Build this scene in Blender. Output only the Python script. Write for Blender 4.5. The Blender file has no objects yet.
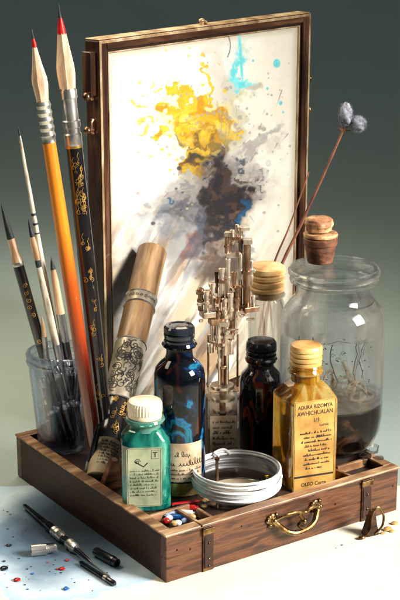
import bpy, math, random
import numpy as np
from mathutils import Vector, Matrix, Quaternion

random.seed(7); rng = np.random.default_rng(5)
R = math.radians
sc = bpy.context.scene
COL = sc.collection
S = 0.01                                   # lengths below are centimetres

# ------------------------------------------------------------------ camera geometry (cm)
FPX, PITCH, CAMH = 1469.0, R(16.9), 48.5
def ray(x, y):
    u = (x - 200) / FPX; v = (300 - y) / FPX
    c, s = math.cos(PITCH), math.sin(PITCH)
    return Vector((u, c + v * s, -s + v * c))
def at(x, y, z):                            # point of the level plane z
    d = ray(x, y); t = (z - CAMH) / d.z
    return Vector((0, 0, CAMH)) + d * t
def aty(x, y, Y):                           # point of the upright plane at distance Y
    d = ray(x, y); return Vector((0, 0, CAMH)) + d * (Y / d.y)
def ppc(P):                                 # photo pixels per cm at P
    c, s = math.cos(PITCH), math.sin(PITCH)
    return FPX / (P.y * c - (P.z - CAMH) * s)

# ------------------------------------------------------------------ materials
def srgb(r, g, b):
    f = lambda c: (c / 255 / 12.92) if c <= 10 else ((c / 255 + .055) / 1.055) ** 2.4
    return (f(r), f(g), f(b), 1)
def newmat(name):
    m = bpy.data.materials.new(name); m.use_nodes = True
    nt = m.node_tree; return m, nt, nt.nodes['Principled BSDF']
def N(nt, t, **kw):
    n = nt.nodes.new(t)
    for k, v in kw.items():
        if k.startswith('i_'): n.inputs[k[2:].replace('_', ' ')].default_value = v
        else: setattr(n, k, v)
    return n
def ramp(nt, stops, interp='LINEAR'):
    n = nt.nodes.new('ShaderNodeValToRGB'); e = n.color_ramp.elements
    n.color_ramp.interpolation = interp
    e.remove(e[1]); e[0].position = stops[0][0]; e[0].color = stops[0][1]
    for p, c in stops[1:]: q = e.new(p); q.color = c
    return n
def noisy(name, stops, scale=(1, 1, 1), nscale=40, rough=.5, metal=0, bump=0, coat=0, detail=6, dist=.3,
          trans=0, ior=1.45, rrange=None, bscale=None):
    m, nt, b = newmat(name); L = nt.links
    tc = N(nt, 'ShaderNodeTexCoord'); mp = N(nt, 'ShaderNodeMapping'); mp.inputs['Scale'].default_value = scale
    L.new(tc.outputs['Object'], mp.inputs[0])
    nz = N(nt, 'ShaderNodeTexNoise'); nz.inputs['Scale'].default_value = nscale
    nz.inputs['Detail'].default_value = detail; nz.inputs['Distortion'].default_value = dist
    L.new(mp.outputs[0], nz.inputs['Vector'])
    rp = ramp(nt, stops); L.new(nz.outputs['Fac'], rp.inputs[0]); L.new(rp.outputs[0], b.inputs['Base Color'])
    b.inputs['Roughness'].default_value = rough; b.inputs['Metallic'].default_value = metal
    b.inputs['Coat Weight'].default_value = coat; b.inputs['Coat Roughness'].default_value = .04
    if coat >= .9 and not trans: b.inputs['Specular IOR Level'].default_value = .1; b.inputs['Coat IOR'].default_value = 1.4
    b.inputs['Transmission Weight'].default_value = trans; b.inputs['IOR'].default_value = ior
    if rrange:
        mr = N(nt, 'ShaderNodeMapRange'); mr.inputs['To Min'].default_value = rrange[0]; mr.inputs['To Max'].default_value = rrange[1]
        mr.inputs['From Min'].default_value = .3; mr.inputs['From Max'].default_value = .7
        L.new(nz.outputs['Fac'], mr.inputs[0]); L.new(mr.outputs[0], b.inputs['Roughness'])
    if bump:
        bn = N(nt, 'ShaderNodeTexNoise'); bn.inputs['Scale'].default_value = bscale or nscale * 2; bn.inputs['Detail'].default_value = 8
        L.new(mp.outputs[0], bn.inputs['Vector'])
        bp = N(nt, 'ShaderNodeBump'); bp.inputs['Strength'].default_value = bump; bp.inputs['Distance'].default_value = .0008
        L.new(bn.outputs['Fac'], bp.inputs['Height']); L.new(bp.outputs[0], b.inputs['Normal'])
    return m
def glassy(name, col, clear=.45, rough=.0, ior=1.47):
    m, nt, b = newmat(name); L = nt.links
    b.inputs['Base Color'].default_value = col; b.inputs['Transmission Weight'].default_value = 1
    b.inputs['Roughness'].default_value = rough; b.inputs['IOR'].default_value = ior
    tr = N(nt, 'ShaderNodeBsdfTransparent'); tr.inputs[0].default_value = tuple(.5 + .5 * c for c in col[:3]) + (1,)
    mx = N(nt, 'ShaderNodeMixShader'); mx.inputs[0].default_value = clear
    L.new(b.outputs[0], mx.inputs[1]); L.new(tr.outputs[0], mx.inputs[2])
    L.new(mx.outputs[0], nt.nodes['Material Output'].inputs[0])
    return m
g = srgb
M = {}
M['wood'] = noisy('tray_wood', [(.28, g(52, 26, 15)), (.5, g(104, 62, 38)), (.68, g(140, 94, 62)), (.8, g(84, 46, 27))], (1, 1, 9), 26, .42, bump=.5, coat=.15, dist=1.2, rrange=(.3, .6))
M['wood_x'] = noisy('tray_wood_long_grain', [(.28, g(26, 12, 7)), (.42, g(66, 35, 19)), (.52, g(98, 57, 33)), (.62, g(72, 39, 22)), (.76, g(44, 22, 13))], (1.3, 9, 9), 15, .4, bump=.9, bscale=60, coat=.2, dist=1.0, rrange=(.28, .6))
M['wood_side'] = noisy('tray_wood_shade_dark', [(.3, g(30, 13, 8)), (.55, g(54, 25, 14)), (.75, g(38, 18, 11))], (7, 1.6, 7), 11, .6, bump=.5, coat=0, dist=1.0)  # side wood, its colour darkened to carry the shade of the left face
M['rim'] = noisy('worn_rim_wood', [(.3, g(66, 40, 26)), (.48, g(128, 90, 60)), (.66, g(190, 154, 116))], (1.5, 6, 6), 16, .4, bump=.4, coat=.15)
M['inside'] = noisy('tray_lining', [(.3, g(22, 12, 9)), (.6, g(48, 28, 19)), (.8, g(78, 50, 34))], (1, 1, 1), 30, .6, bump=.4)
M['frame'] = noisy('frame_bronze_wood', [(.3, g(30, 16, 10)), (.52, g(66, 38, 24)), (.72, g(120, 82, 54))], (5, 5, .6), 20, .3, metal=.25, bump=.5, coat=.3, rrange=(.2, .5))
M['frame_x'] = noisy('frame_bronze_wood_long', [(.3, g(34, 18, 11)), (.52, g(80, 48, 30)), (.7, g(128, 90, 60))], (.6, 5, 5), 20, .3, metal=.25, bump=.4, coat=.3, rrange=(.2, .5))
M['frame_edge'] = noisy('frame_worn_gilt', [(.3, g(120, 84, 56)), (.5, g(190, 160, 122)), (.7, g(232, 212, 178))], (2, 2, 1), 34, .32, metal=.35, bump=.4)
M['frame_dark'] = noisy('frame_dark_rebate', [(.3, g(20, 11, 8)), (.7, g(58, 34, 22))], (6, 6, 1), 22, .35, coat=.3)
M['iron'] = noisy('dark_strap_metal', [(.3, g(22, 15, 11)), (.55, g(70, 46, 30)), (.75, g(120, 84, 54))], (1, 1, 4), 50, .38, metal=.3, bump=.5)
M['brass'] = noisy('aged_brass', [(.3, g(54, 38, 22)), (.5, g(112, 84, 52)), (.7, g(176, 146, 104))], (1, 1, 1), 130, .27, metal=1, bump=.3)
M['nickel'] = noisy('bronze_nickel', [(.3, g(130, 104, 84)), (.5, g(220, 198, 176)), (.7, g(252, 244, 232))], (1, 1, .4), 140, .27, metal=.85, bump=.2)
M['bronze'] = noisy('dark_bronze', [(.3, g(80, 54, 38)), (.55, g(160, 124, 96)), (.75, g(224, 196, 166))], (1, 1, .5), 120, .27, metal=.85, bump=.3)
M['silver'] = noisy('tarnished_silver', [(.3, g(120, 116, 112)), (.5, g(204, 198, 190)), (.7, g(250, 248, 244))], (1, 1, .3), 130, .26, metal=.85, bump=.25)
M['wire'] = noisy('white_metal_wire', [(.3, g(206, 208, 212)), (.7, g(250, 250, 250))], (1, 1, 1), 60, .25, metal=.1, coat=.4)
M['tin'] = noisy('frosted_dish', [(.3, g(150, 140, 124)), (.5, g(212, 206, 194)), (.7, g(238, 226, 190))], (1, 1, 2), 40, .25, coat=.5, trans=.35)
M['orange'] = noisy('orange_lacquer', [(.25, g(190, 92, 18)), (.5, g(226, 130, 34)), (.7, g(244, 164, 62))], (4, 4, .35), 50, .25, coat=.6)
def pencil_paint():
    m = noisy('orange_to_red_lacquer', [(.25, (.75, .75, .75, 1)), (.7, (1, 1, 1, 1))], (4, 4, .35), 50, .25, coat=.6)
    nt = m.node_tree; L = nt.links; b = nt.nodes['Principled BSDF']; src = b.inputs['Base Color'].links[0].from_socket
    tc = N(nt, 'ShaderNodeTexCoord'); sp = N(nt, 'ShaderNodeSeparateXYZ'); L.new(tc.outputs['Object'], sp.inputs[0])
    mr = N(nt, 'ShaderNodeMapRange'); mr.inputs['From Max'].default_value = .26; L.new(sp.outputs[2], mr.inputs[0])
    rp = ramp(nt, [(0, g(92, 20, 12)), (.35, g(136, 40, 20)), (.58, g(190, 84, 24)), (.75, g(232, 138, 36))]); L.new(mr.outputs[0], rp.inputs[0])
    mx = N(nt, 'ShaderNodeMix', data_type='RGBA', blend_type='MULTIPLY'); mx.inputs[0].default_value = 1
    L.new(rp.outputs[0], mx.inputs[6]); L.new(src, mx.inputs[7]); L.new(mx.outputs[2], b.inputs['Base Color']); return m
M['pencilpaint'] = pencil_paint()
M['redwood'] = noisy('red_brown_lacquer', [(.3, g(96, 24, 12)), (.6, g(160, 54, 26)), (.8, g(120, 34, 18))], (4, 4, .4), 50, .28, coat=.5)
M['sleeve'] = noisy('worn_silvered_paper', [(.3, g(96, 86, 74)), (.5, g(156, 144, 126)), (.7, g(204, 192, 170))], (1, 1, .4), 90, .35, metal=.35, bump=.4)
M['black'] = noisy('black_lacquer', [(.3, g(12, 10, 12)), (.6, g(28, 24, 26)), (.8, g(52, 42, 38))], (2, 2, .5), 60, .2, coat=.7)
M['lightwood'] = noisy('pale_cut_wood', [(.3, g(196, 150, 116)), (.5, g(228, 196, 164)), (.7, g(246, 224, 196))], (5, 5, .5), 60, .5, bump=.4)
M['tanwood'] = noisy('tan_brush_wood', [(.3, g(150, 108, 78)), (.5, g(200, 160, 124)), (.7, g(228, 200, 168))], (5, 5, .5), 60, .4, coat=.2)
M['paleshaft'] = noisy('pale_speckled_shaft', [(.3, g(120, 110, 96)), (.5, g(196, 184, 164)), (.7, g(224, 216, 200))], (3, 3, .6), 90, .35, coat=.3)
M['greyferrule'] = noisy('grey_ferrule', [(.3, g(70, 72, 76)), (.5, g(140, 140, 142)), (.7, g(205, 200, 192))], (2, 2, .4), 90, .22, metal=.8)
M['red'] = noisy('red_pencil_core', [(.3, g(170, 12, 14)), (.7, g(226, 34, 34))], (1, 1, 1), 150, .4, bump=.3)
M['hair'] = noisy('dark_bristle', [(.3, g(12, 14, 18)), (.7, g(50, 54, 58))], (8, 8, .3), 80, .5, bump=.6)
M['gold'] = noisy('gold_inlay', [(.3, g(150, 104, 44)), (.7, g(220, 176, 98))], (1, 1, 1), 100, .3, metal=.8)
M['cork'] = noisy('cork', [(.3, g(84, 50, 30)), (.48, g(150, 102, 66)), (.62, g(204, 166, 122)), (.76, g(96, 60, 38))], (1, 1, 1.6), 90, .7, bump=.9, bscale=220)
M['corklight'] = noisy('light_cork', [(.3, g(170, 116, 64)), (.5, g(222, 174, 112)), (.7, g(244, 214, 158))], (1, 1, 3), 60, .5, bump=.5, coat=.15)
M['corkdark'] = noisy('dark_cork', [(.3, g(48, 26, 16)), (.5, g(98, 58, 38)), (.7, g(140, 94, 64))], (1, 1, 2), 80, .6, bump=.9, bscale=200)
M['cream'] = noisy('cream_cap', [(.3, g(206, 174, 142)), (.5, g(236, 214, 186)), (.7, g(248, 236, 216))], (1, 1, 1), 60, .4, coat=.2)
M['yellowcap'] = noisy('yellow_wood_cap', [(.3, g(140, 96, 50)), (.5, g(196, 150, 84)), (.7, g(226, 188, 122))], (1, 1, 3), 50, .35, coat=.4)
M['teal'] = noisy('teal_glass_liquid', [(.3, g(2, 52, 84)), (.4, g(8, 96, 96)), (.5, g(48, 164, 138)), (.6, g(120, 214, 186)), (.72, g(28, 128, 110))], (1, 1, .6), 32, .04, coat=.8, trans=.55, dist=1.4)
M['tealglass'] = noisy('teal_glass', [(.3, g(70, 180, 160)), (.7, g(170, 232, 214))], (1, 1, 1), 40, .03, coat=1, trans=.7)
M['navy'] = noisy('ink_blue_glass', [(.3, g(60, 22, 12)), (.38, g(6, 8, 14)), (.48, g(5, 8, 15)), (.54, g(8, 34, 64)), (.58, g(26, 100, 140)), (.62, g(14, 84, 86)), (.67, g(5, 10, 18)), (.74, g(70, 24, 14))], (1, 1, .55), 44, .05, coat=1, dist=1.8, detail=3)  # blue and rust patches are reflections painted into the glass colour
M['inkglass'] = noisy('ink_black_glass', [(.36, g(6, 7, 12)), (.5, g(8, 10, 18)), (.54, g(14, 22, 38)), (.58, g(120, 48, 16)), (.63, g(44, 18, 12)), (.68, g(18, 40, 66)), (.74, g(8, 8, 12))], (1, 1, .45), 42, .05, coat=1, dist=1.8, detail=3)  # rust and blue reflections put into the base colour
M['blackcap'] = noisy('black_cap', [(.3, g(8, 10, 14)), (.7, g(36, 42, 52))], (1, 1, 1), 50, .16, coat=1)
M['amber'] = noisy('amber_glass', [(.3, g(110, 54, 6)), (.40, g(190, 112, 16)), (.48, g(240, 172, 40)), (.56, g(255, 226, 130)), (.66, g(224, 146, 28)), (.76, g(120, 60, 10))], (1, 1, .14), 60, .03, coat=.8, trans=.74, dist=.9)
M['label'] = noisy('aged_label', [(.3, g(134, 106, 80)), (.5, g(184, 162, 132)), (.7, g(208, 192, 164))], (1, 1, 1), 60, .7, bump=.2)
M['greenlabel'] = noisy('green_aged_label', [(.3, g(104, 116, 92)), (.5, g(152, 160, 130)), (.7, g(184, 182, 146))], (1, 1, 1), 50, .6)
M['amberlabel'] = noisy('amber_label', [(.3, g(128, 88, 36)), (.5, g(176, 132, 62)), (.7, g(206, 164, 92))], (1, 1, 1), 50, .5, coat=.3)
M['ink'] = noisy('ink_writing', [(.3, g(24, 16, 14)), (.7, g(60, 42, 34))], (1, 1, 1), 60, .6)
M['engrave'] = noisy('engraved_line', [(.3, g(16, 13, 12)), (.7, g(52, 46, 42))], (1, 1, 1), 60, .5)
M['etch'] = noisy('etched_mark', [(.3, g(44, 42, 40)), (.7, g(84, 80, 72))], (1, 1, 1), 60, .5)
M['glass'] = glassy('clear_glass', (.95, .965, .985, 1), .40, ior=1.47)
M['glassblue'] = glassy('bluish_glass', (.76, .81, .95, 1), .55, ior=1.45)
M['vialglass'] = glassy('vial_glass', (.95, .95, .93, 1), .6, ior=1.4)
M['darkliquid'] = noisy('dark_brown_liquid', [(.35, g(8, 5, 4)), (.55, g(26, 15, 10)), (.66, g(92, 58, 34)), (.72, g(18, 10, 8))], (1, 1, 1.6), 34, .35, dist=1.5)
M['darkliquid'].node_tree.nodes['Principled BSDF'].inputs['Specular IOR Level'].default_value = .05
M['milk'] = noisy('milky_surface', [(.35, g(120, 108, 96)), (.5, g(176, 170, 160)), (.7, g(212, 212, 208))], (1, 1, 1), 40, .12, coat=.8)
M['twine'] = noisy('twine', [(.3, g(170, 140, 106)), (.6, g(232, 210, 176))], (1, 1, 1), 120, .7, bump=.6)
M['cotton'] = noisy('grey_cotton', [(.3, g(84, 86, 98)), (.5, g(136, 138, 150)), (.7, g(186, 186, 196))], (1, 1, 1), 90, .95, bump=.8)
M['stem'] = noisy('brown_stem', [(.3, g(74, 40, 28)), (.6, g(140, 88, 64))], (1, 1, .3), 80, .6, bump=.6)
M['kraft'] = noisy('brown_tube_card', [(.3, g(92, 66, 42)), (.5, g(142, 108, 74)), (.7, g(182, 148, 108))], (4, 4, .6), 34, .45, bump=.4, coat=.2)
M['gun'] = noisy('gunmetal', [(.3, g(18, 18, 22)), (.5, g(60, 60, 66)), (.7, g(150, 150, 156))], (1, 1, .5), 100, .22, metal=.9)
M['beadred'] = noisy('red_drop', [(.3, g(120, 18, 14)), (.7, g(180, 36, 28))], (1, 1, 1), 60, .08, coat=1)
M['beadblack'] = noisy('black_drop', [(.3, g(8, 10, 16)), (.7, g(30, 36, 46))], (1, 1, 1), 60, .08, coat=1)
M['beadblue'] = noisy('blue_drop', [(.3, g(10, 60, 130)), (.7, g(40, 120, 200))], (1, 1, 1), 60, .08, coat=1)
M['beadwhite'] = noisy('white_bead', [(.3, g(190, 194, 200)), (.7, g(240, 240, 240))], (1, 1, 1), 60, .2, coat=.6)
M['beadpaleblue'] = noisy('pale_blue_bead', [(.3, g(110, 140, 176)), (.7, g(190, 208, 226))], (1, 1, 1), 60, .2, coat=.6)
M['amberstone'] = noisy('amber_stone', [(.3, g(150, 96, 40)), (.7, g(232, 196, 130))], (1, 1, 1), 60, .2, coat=.6)
M['crystal'] = glassy('crystal', (.9, .93, .97, 1), .25)

# ------------------------------------------------------------------ mesh builder
class MB:
    def __init__(s): s.v = []; s.f = []; s.sm = []
    def add(s, vs, fs, smooth=True):
        o = len(s.v); s.v += [tuple(v) for v in vs]; s.f += [tuple(i + o for i in f) for f in fs]; s.sm += [smooth] * len(fs); return s
    def box(s, c, d, rot=0, jitter=0):
        cx, cy, cz = c; hx, hy, hz = d[0] / 2, d[1] / 2, d[2] / 2; ca, sa = math.cos(rot), math.sin(rot); vs = []
        for z in (-hz, hz):
            for x, y in ((-hx, -hy), (hx, -hy), (hx, hy), (-hx, hy)):
                x += random.uniform(-jitter, jitter); y += random.uniform(-jitter, jitter)
                vs.append((cx + x * ca - y * sa, cy + x * sa + y * ca, cz + z))
        return s.add(vs, [(3, 2, 1, 0), (4, 5, 6, 7), (0, 1, 5, 4), (1, 2, 6, 5), (2, 3, 7, 6), (3, 0, 4, 7)], False)
    def lathe(s, prof, n=48, c=(0, 0), rad=None, cap=True, wob=0):
        vs = []; fs = []
        for k, (r, z) in enumerate(prof):
            for i in range(n):
                a = 2 * math.pi * i / n; rr = r * (rad(a, z) if rad else 1) * (1 + (random.uniform(-wob, wob) if wob else 0))
                vs.append((c[0] + rr * math.cos(a), c[1] + rr * math.sin(a), z))
        for k in range(len(prof) - 1):
            for i in range(n):
                j = (i + 1) % n; fs.append((k * n + i, k * n + j, (k + 1) * n + j, (k + 1) * n + i))
        if cap:
            if prof[0][0] > 1e-4: fs.append(tuple(range(n - 1, -1, -1)))
            if prof[-1][0] > 1e-4: fs.append(tuple((len(prof) - 1) * n + i for i in range(n)))
        return s.add(vs, fs)
    def loft(s, rings, smooth=False, closed=False):
        n = len(rings[0]); vs = [p for r in rings for p in r]; fs = []
        for k in range(len(rings) - 1 + (1 if closed else 0)):
            k2 = (k + 1) % len(rings)
            for i in range(n):
                j = (i + 1) % n; fs.append((k * n + i, k * n + j, k2 * n + j, k2 * n + i))
        if not closed: fs += [tuple(range(n - 1, -1, -1)), tuple((len(rings) - 1) * n + i for i in range(n))]
        return s.add(vs, fs, smooth)
    def tube(s, pts, r, n=10, closed=False, flat=1):
        pts = [Vector(p) for p in pts]; m = len(pts); rs = r if isinstance(r, (list, tuple)) else [r] * m
        rings = []; up = None
        for i, p in enumerate(pts):
            t = (pts[(i + 1) % m] - pts[i - 1]) if closed else (pts[min(i + 1, m - 1)] - pts[max(i - 1, 0)])
            t.normalize()
            if up is None: up = Vector((0, 0, 1)) if abs(t.z) < .9 else Vector((1, 0, 0))
            a = (up - t * up.dot(t)).normalized(); b = t.cross(a); up = a
            rings.append([tuple(p + (a * math.cos(2 * math.pi * k / n) * flat + b * math.sin(2 * math.pi * k / n)) * rs[i]) for k in range(n)])
        return s.loft(rings, True, closed)
    def ball(s, c, r, sx=1, sy=1, sz=1, n=16, wob=0):
        vs = []; fs = []; m = n // 2
        for k in range(m + 1):
            ph = math.pi * k / m - math.pi / 2
            for i in range(n):
                a = 2 * math.pi * i / n; w = 1 + (random.uniform(-wob, wob) if wob and 0 < k < m else 0)
                vs.append((c[0] + r * sx * math.cos(ph) * math.cos(a) * w, c[1] + r * sy * math.cos(ph) * math.sin(a) * w, c[2] + r * sz * math.sin(ph) * w))
        for k in range(m):
            for i in range(n):
                j = (i + 1) % n; fs.append((k * n + i, k * n + j, (k + 1) * n + j, (k + 1) * n + i))
        return s.add(vs, fs)
    def build(s, name, m, parent=None, bevel=0, sub=0, label=None, solid=0):
        me = bpy.data.meshes.new(name); me.from_pydata([(a * S, b * S, c * S) for a, b, c in s.v], [], s.f)
        me.polygons.foreach_set('use_smooth', s.sm); me.materials.append(m); me.update()
        if any(s.sm): me.set_sharp_from_angle(angle=R(34))
        o = bpy.data.objects.new(name, me); COL.objects.link(o)
        if parent: o.parent = parent
        if solid:
            q = o.modifiers.new('solid', 'SOLIDIFY'); q.thickness = solid * S; q.offset = -1
        if bevel:
            q = o.modifiers.new('bevel', 'BEVEL'); q.width = bevel * S; q.segments = 2; q.limit_method = 'ANGLE'; q.angle_limit = R(40)
        if sub:
            q = o.modifiers.new('sub', 'SUBSURF'); q.levels = q.render_levels = sub
        if label: o['label'] = label
        return o
def tag(o, label, cat, group=None):
    o['label'] = label; o['category'] = cat
    if group: o['group'] = group
    return o
def thing(name, loc, label, cat, group=None, rz=0):
    o = bpy.data.objects.new(name, None); COL.objects.link(o); o.empty_display_size = .01
    o.location = Vector(loc) * S; o.rotation_euler = (0, 0, rz); return tag(o, label, cat, group)
def axis_thing(name, P0, P1, label, cat, group=None, spin=0):
    o = thing(name, P0, label, cat, group); d = (P1 - P0)
    q = d.to_track_quat('Z', 'Y') @ Quaternion((0, 0, 1), spin); o.rotation_mode = 'QUATERNION'; o.rotation_quaternion = q
    return o, d.length
def prof_px(x, P, items):                    # silhouette (half width px, y px) -> (r, z) above P
    k = ppc(P + Vector((0, 0, 3))); return [(w / k, aty(x, y, P.y).z - P.z) for w, y in items]

# ------------------------------------------------------------------ writing and ornament
def ribbon(mb, pts, w, mp):
    n = len(pts)
    if n < 2: return
    L_, R_ = [], []
    for i, (x, y) in enumerate(pts):
        x0, y0 = pts[max(i - 1, 0)]; x1, y1 = pts[min(i + 1, n - 1)]; dx, dy = x1 - x0, y1 - y0
        l = math.hypot(dx, dy) or 1; nx, ny = -dy / l * w / 2, dx / l * w / 2
        L_.append(mp(x + nx, y + ny)); R_.append(mp(x - nx, y - ny))
    mb.add(L_ + R_, [(i, i + 1, n + i + 1, n + i) for i in range(n - 1)], False)
def scrawl(mb, x0, x1, y, h, w, mp, slope=0):    # a line of running hand
    x = x0; pts = []; rnd = random.Random(int((x0 * 91 + y * 57 + h * 13) * 100))
    while x < x1:
        if rnd.random() < .14 and pts:
            ribbon(mb, pts, w, mp); pts = []; x += h * .5; continue
        tall = rnd.random() < .22; a = h * (1.0 if tall else .5) * rnd.uniform(.7, 1.1); lw = h * rnd.uniform(.28, .5)
        for k in range(7):
            t = k / 6 * 2 * math.pi
            pts.append((x + lw * k / 6 + a * .25 * math.sin(t), y + slope * (x - x0) + a * .5 * (1 - math.cos(t)) - (h * .3 if rnd.random() < .03 else 0)))
        x += lw
    ribbon(mb, pts, w, mp)
def swirl(mb, x, y, r, w, mp, turns=1.6, a0=0, sgn=1):
    pts = [(x + r * (1 - t * .85) * math.cos(a0 + sgn * turns * 6.283 * t), y + r * (1 - t * .85) * math.sin(a0 + sgn * turns * 6.283 * t)) for t in [i / 22 for i in range(23)]]
    ribbon(mb, pts, w, mp)
def printed(mb, text, x, y, size, mp, align='CENTER', squash=1):
    cu = bpy.data.curves.new('t', 'FONT'); cu.body = text; cu.size = size; cu.align_x = align; cu.resolution_u = 3; cu.offset = .012 * size / .45
    o = bpy.data.objects.new('t', cu); COL.objects.link(o)
    me = bpy.data.meshes.new_from_object(o.evaluated_get(bpy.context.evaluated_depsgraph_get()))
    mb.add([mp(x + v.co.x * squash, y + v.co.y) for v in me.vertices], [tuple(p.vertices) for p in me.polygons], False)
    bpy.data.objects.remove(o); bpy.data.meshes.remove(me); bpy.data.curves.remove(cu)
def cyl_map(r, a0, off=.012, taper=None):
    def f(x, y):
        rr = (taper(y) if taper else r) + off; a = a0 + x / (rr); return (rr * math.cos(a), rr * math.sin(a), y)
    return f
def cyl_label(r, a0, half, z0, z1, off=.008, n=24):
    mb = MB(); f = cyl_map(r, a0, off); vs = []
    for k in range(2):
        for i in range(n + 1): vs.append(f(-half + 2 * half * i / n, (z0, z1)[k]))
    mb.add(vs, [(i, i + 1, n + 2 + i, n + 1 + i) for i in range(n)]); return mb
CAMDIR = -math.pi / 2                       # side of an upright thing that looks to the front

# ================================================================== SETTING
def sweep():
    mb = MB(); prof = []
    y0, y1, rad = -150, 195, 150
    for i in range(5): prof.append((y0 + (y1 - y0) * i / 4, 0))
    for i in range(1, 33):
        a = math.pi / 2 * i / 32; prof.append((y1 + rad * math.sin(a), rad * (1 - math.cos(a))))
    prof.append((y1 + rad, 420)); vs = []; fs = []
    for x in (-600, 600): vs += [(x, y, z) for y, z in prof]
    n = len(prof)
    fs = [(i, n + i, n + i + 1, i + 1) for i in range(n - 1)]
    mb.add(vs, fs)
    m, nt, b = newmat('grey_green_backdrop'); L = nt.links
    tc = N(nt, 'ShaderNodeTexCoord'); nz = N(nt, 'ShaderNodeTexNoise'); nz.inputs['Scale'].default_value = 6; nz.inputs['Detail'].default_value = 8
    L.new(tc.outputs['Object'], nz.inputs['Vector'])
    rp = ramp(nt, [(.3, (.31, .375, .355, 1)), (.7, (.34, .405, .385, 1))]); L.new(nz.outputs['Fac'], rp.inputs[0]); L.new(rp.outputs[0], b.inputs['Base Color'])
    b.inputs['Roughness'].default_value = .9; b.inputs['Specular IOR Level'].default_value = .1
    o = mb.build('backdrop', m); o['kind'] = 'structure'
sweep()

def paper():
    mb = MB(); c = []
    A = at(-60, 489, 0); B = at(470, 489, 0)
    pts = []
    for i in range(81):
        t = i / 80; p = A.lerp(B, t); pts.append((p.x, p.y + .5 * math.sin(t * 9) + random.uniform(-.12, .12)))
    x0, x1 = pts[0][0] - 14, pts[-1][0] + 14; yb = pts[0][1]
    ring = [(x0 - 6, 52), (x1 + 6, 52), (x1, yb)] + pts[::-1] + [(x0, yb)]
    mb.loft([[(x, y, 0.02) for x, y in ring], [(x, y, .06) for x, y in ring]])
    m, nt, b = newmat('watercolour_paper'); L = nt.links
    tc = N(nt, 'ShaderNodeTexCoord')
    # a blue wash pooled left with a hard wet edge; dark centre paints tray shadow
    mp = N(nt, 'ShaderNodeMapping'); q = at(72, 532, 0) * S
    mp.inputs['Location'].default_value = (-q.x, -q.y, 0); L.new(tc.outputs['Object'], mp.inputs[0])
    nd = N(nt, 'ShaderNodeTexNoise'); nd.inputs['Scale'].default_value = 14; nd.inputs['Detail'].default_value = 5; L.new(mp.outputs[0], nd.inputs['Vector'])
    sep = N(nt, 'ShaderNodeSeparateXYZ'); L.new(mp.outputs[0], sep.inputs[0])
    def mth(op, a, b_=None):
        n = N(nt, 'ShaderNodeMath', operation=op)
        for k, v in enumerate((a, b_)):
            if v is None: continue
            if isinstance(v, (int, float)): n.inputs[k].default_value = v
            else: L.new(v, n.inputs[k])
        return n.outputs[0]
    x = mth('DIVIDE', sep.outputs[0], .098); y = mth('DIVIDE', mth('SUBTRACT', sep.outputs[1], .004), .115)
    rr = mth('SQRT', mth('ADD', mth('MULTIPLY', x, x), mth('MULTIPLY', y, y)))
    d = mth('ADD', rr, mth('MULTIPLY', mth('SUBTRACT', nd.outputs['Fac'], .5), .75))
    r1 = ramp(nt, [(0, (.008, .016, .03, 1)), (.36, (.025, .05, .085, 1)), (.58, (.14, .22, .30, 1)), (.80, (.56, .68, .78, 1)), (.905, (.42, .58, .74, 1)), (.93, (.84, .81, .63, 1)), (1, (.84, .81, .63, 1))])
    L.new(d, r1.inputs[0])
    n2 = N(nt, 'ShaderNodeTexNoise'); n2.inputs['Scale'].default_value = 60; n2.inputs['Detail'].default_value = 8; L.new(tc.outputs['Object'], n2.inputs['Vector'])
    r2 = ramp(nt, [(.3, (.9, .9, .9, 1)), (.65, (1, 1, 1, 1))]); L.new(n2.outputs['Fac'], r2.inputs[0])
    mx = N(nt, 'ShaderNodeMix', data_type='RGBA', blend_type='MULTIPLY'); mx.inputs[0].default_value = 1
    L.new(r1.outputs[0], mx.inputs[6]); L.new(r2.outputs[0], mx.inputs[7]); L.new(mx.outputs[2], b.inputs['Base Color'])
    bp = N(nt, 'ShaderNodeBump'); bp.inputs['Strength'].default_value = .15; bp.inputs['Distance'].default_value = .0005
    n3 = N(nt, 'ShaderNodeTexNoise'); n3.inputs['Scale'].default_value = 500; L.new(tc.outputs['Object'], n3.inputs['Vector'])
    L.new(n3.outputs['Fac'], bp.inputs['Height']); L.new(bp.outputs[0], b.inputs['Normal']); b.inputs['Roughness'].default_value = .85
    tag(mb.build('paper_sheet', m), 'large white watercolour sheet with a blue wash and painted tray shadow lying under the tray', 'paper')
paper()
PZ = .06

# ================================================================== TRAY
ZR = 3.70; ZF = 3.0                          # rim height, raised inner floor
Ft = at(166, 535.5, ZR); Lt = at(13.5, 434.5, ZR); Rt = at(398.5, 466.5, ZR)
ex = (Rt - Ft).normalized(); ey = Vector((-ex.y, ex.x, 0)); LX = (Rt - Ft).length; LY = (Lt - Ft).length
ang = math.atan2(ex.y, ex.x)
tray = thing('wooden_tray', (Ft.x, Ft.y, PZ), 'open brown wooden paint tray with divided compartments holding all the bottles', 'tray', rz=ang)
def tw(x, y, z): p = ex * x + ey * y; return Vector((Ft.x + p.x, Ft.y + p.y, z))   # tray -> world
def tl(P): d = P - Ft; return d.dot(ex), d.dot(ey)                                   # world -> tray
T = .75; zr = ZR - PZ; zf = ZF - PZ
RT = .16                                     # rim cap thickness
sx1 = tl(at(199.5, 524, ZR))[0]; 
def seg_box(x0, x1, y0, y1, z0, z1, j=0): return MB().box(((x0 + x1) / 2, (y0 + y1) / 2, (z0 + z1) / 2), (x1 - x0, y1 - y0, z1 - z0), 0, j)
seg_box(0, LX, 0, T, 0, zr - RT).build('front_panel', M['wood_x'], tray, .06)
seg_box(0, T, T + .003, LY - T - .003, 0.001, zr - RT).build('side_panel', M['wood_side'], tray, .06)
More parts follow.
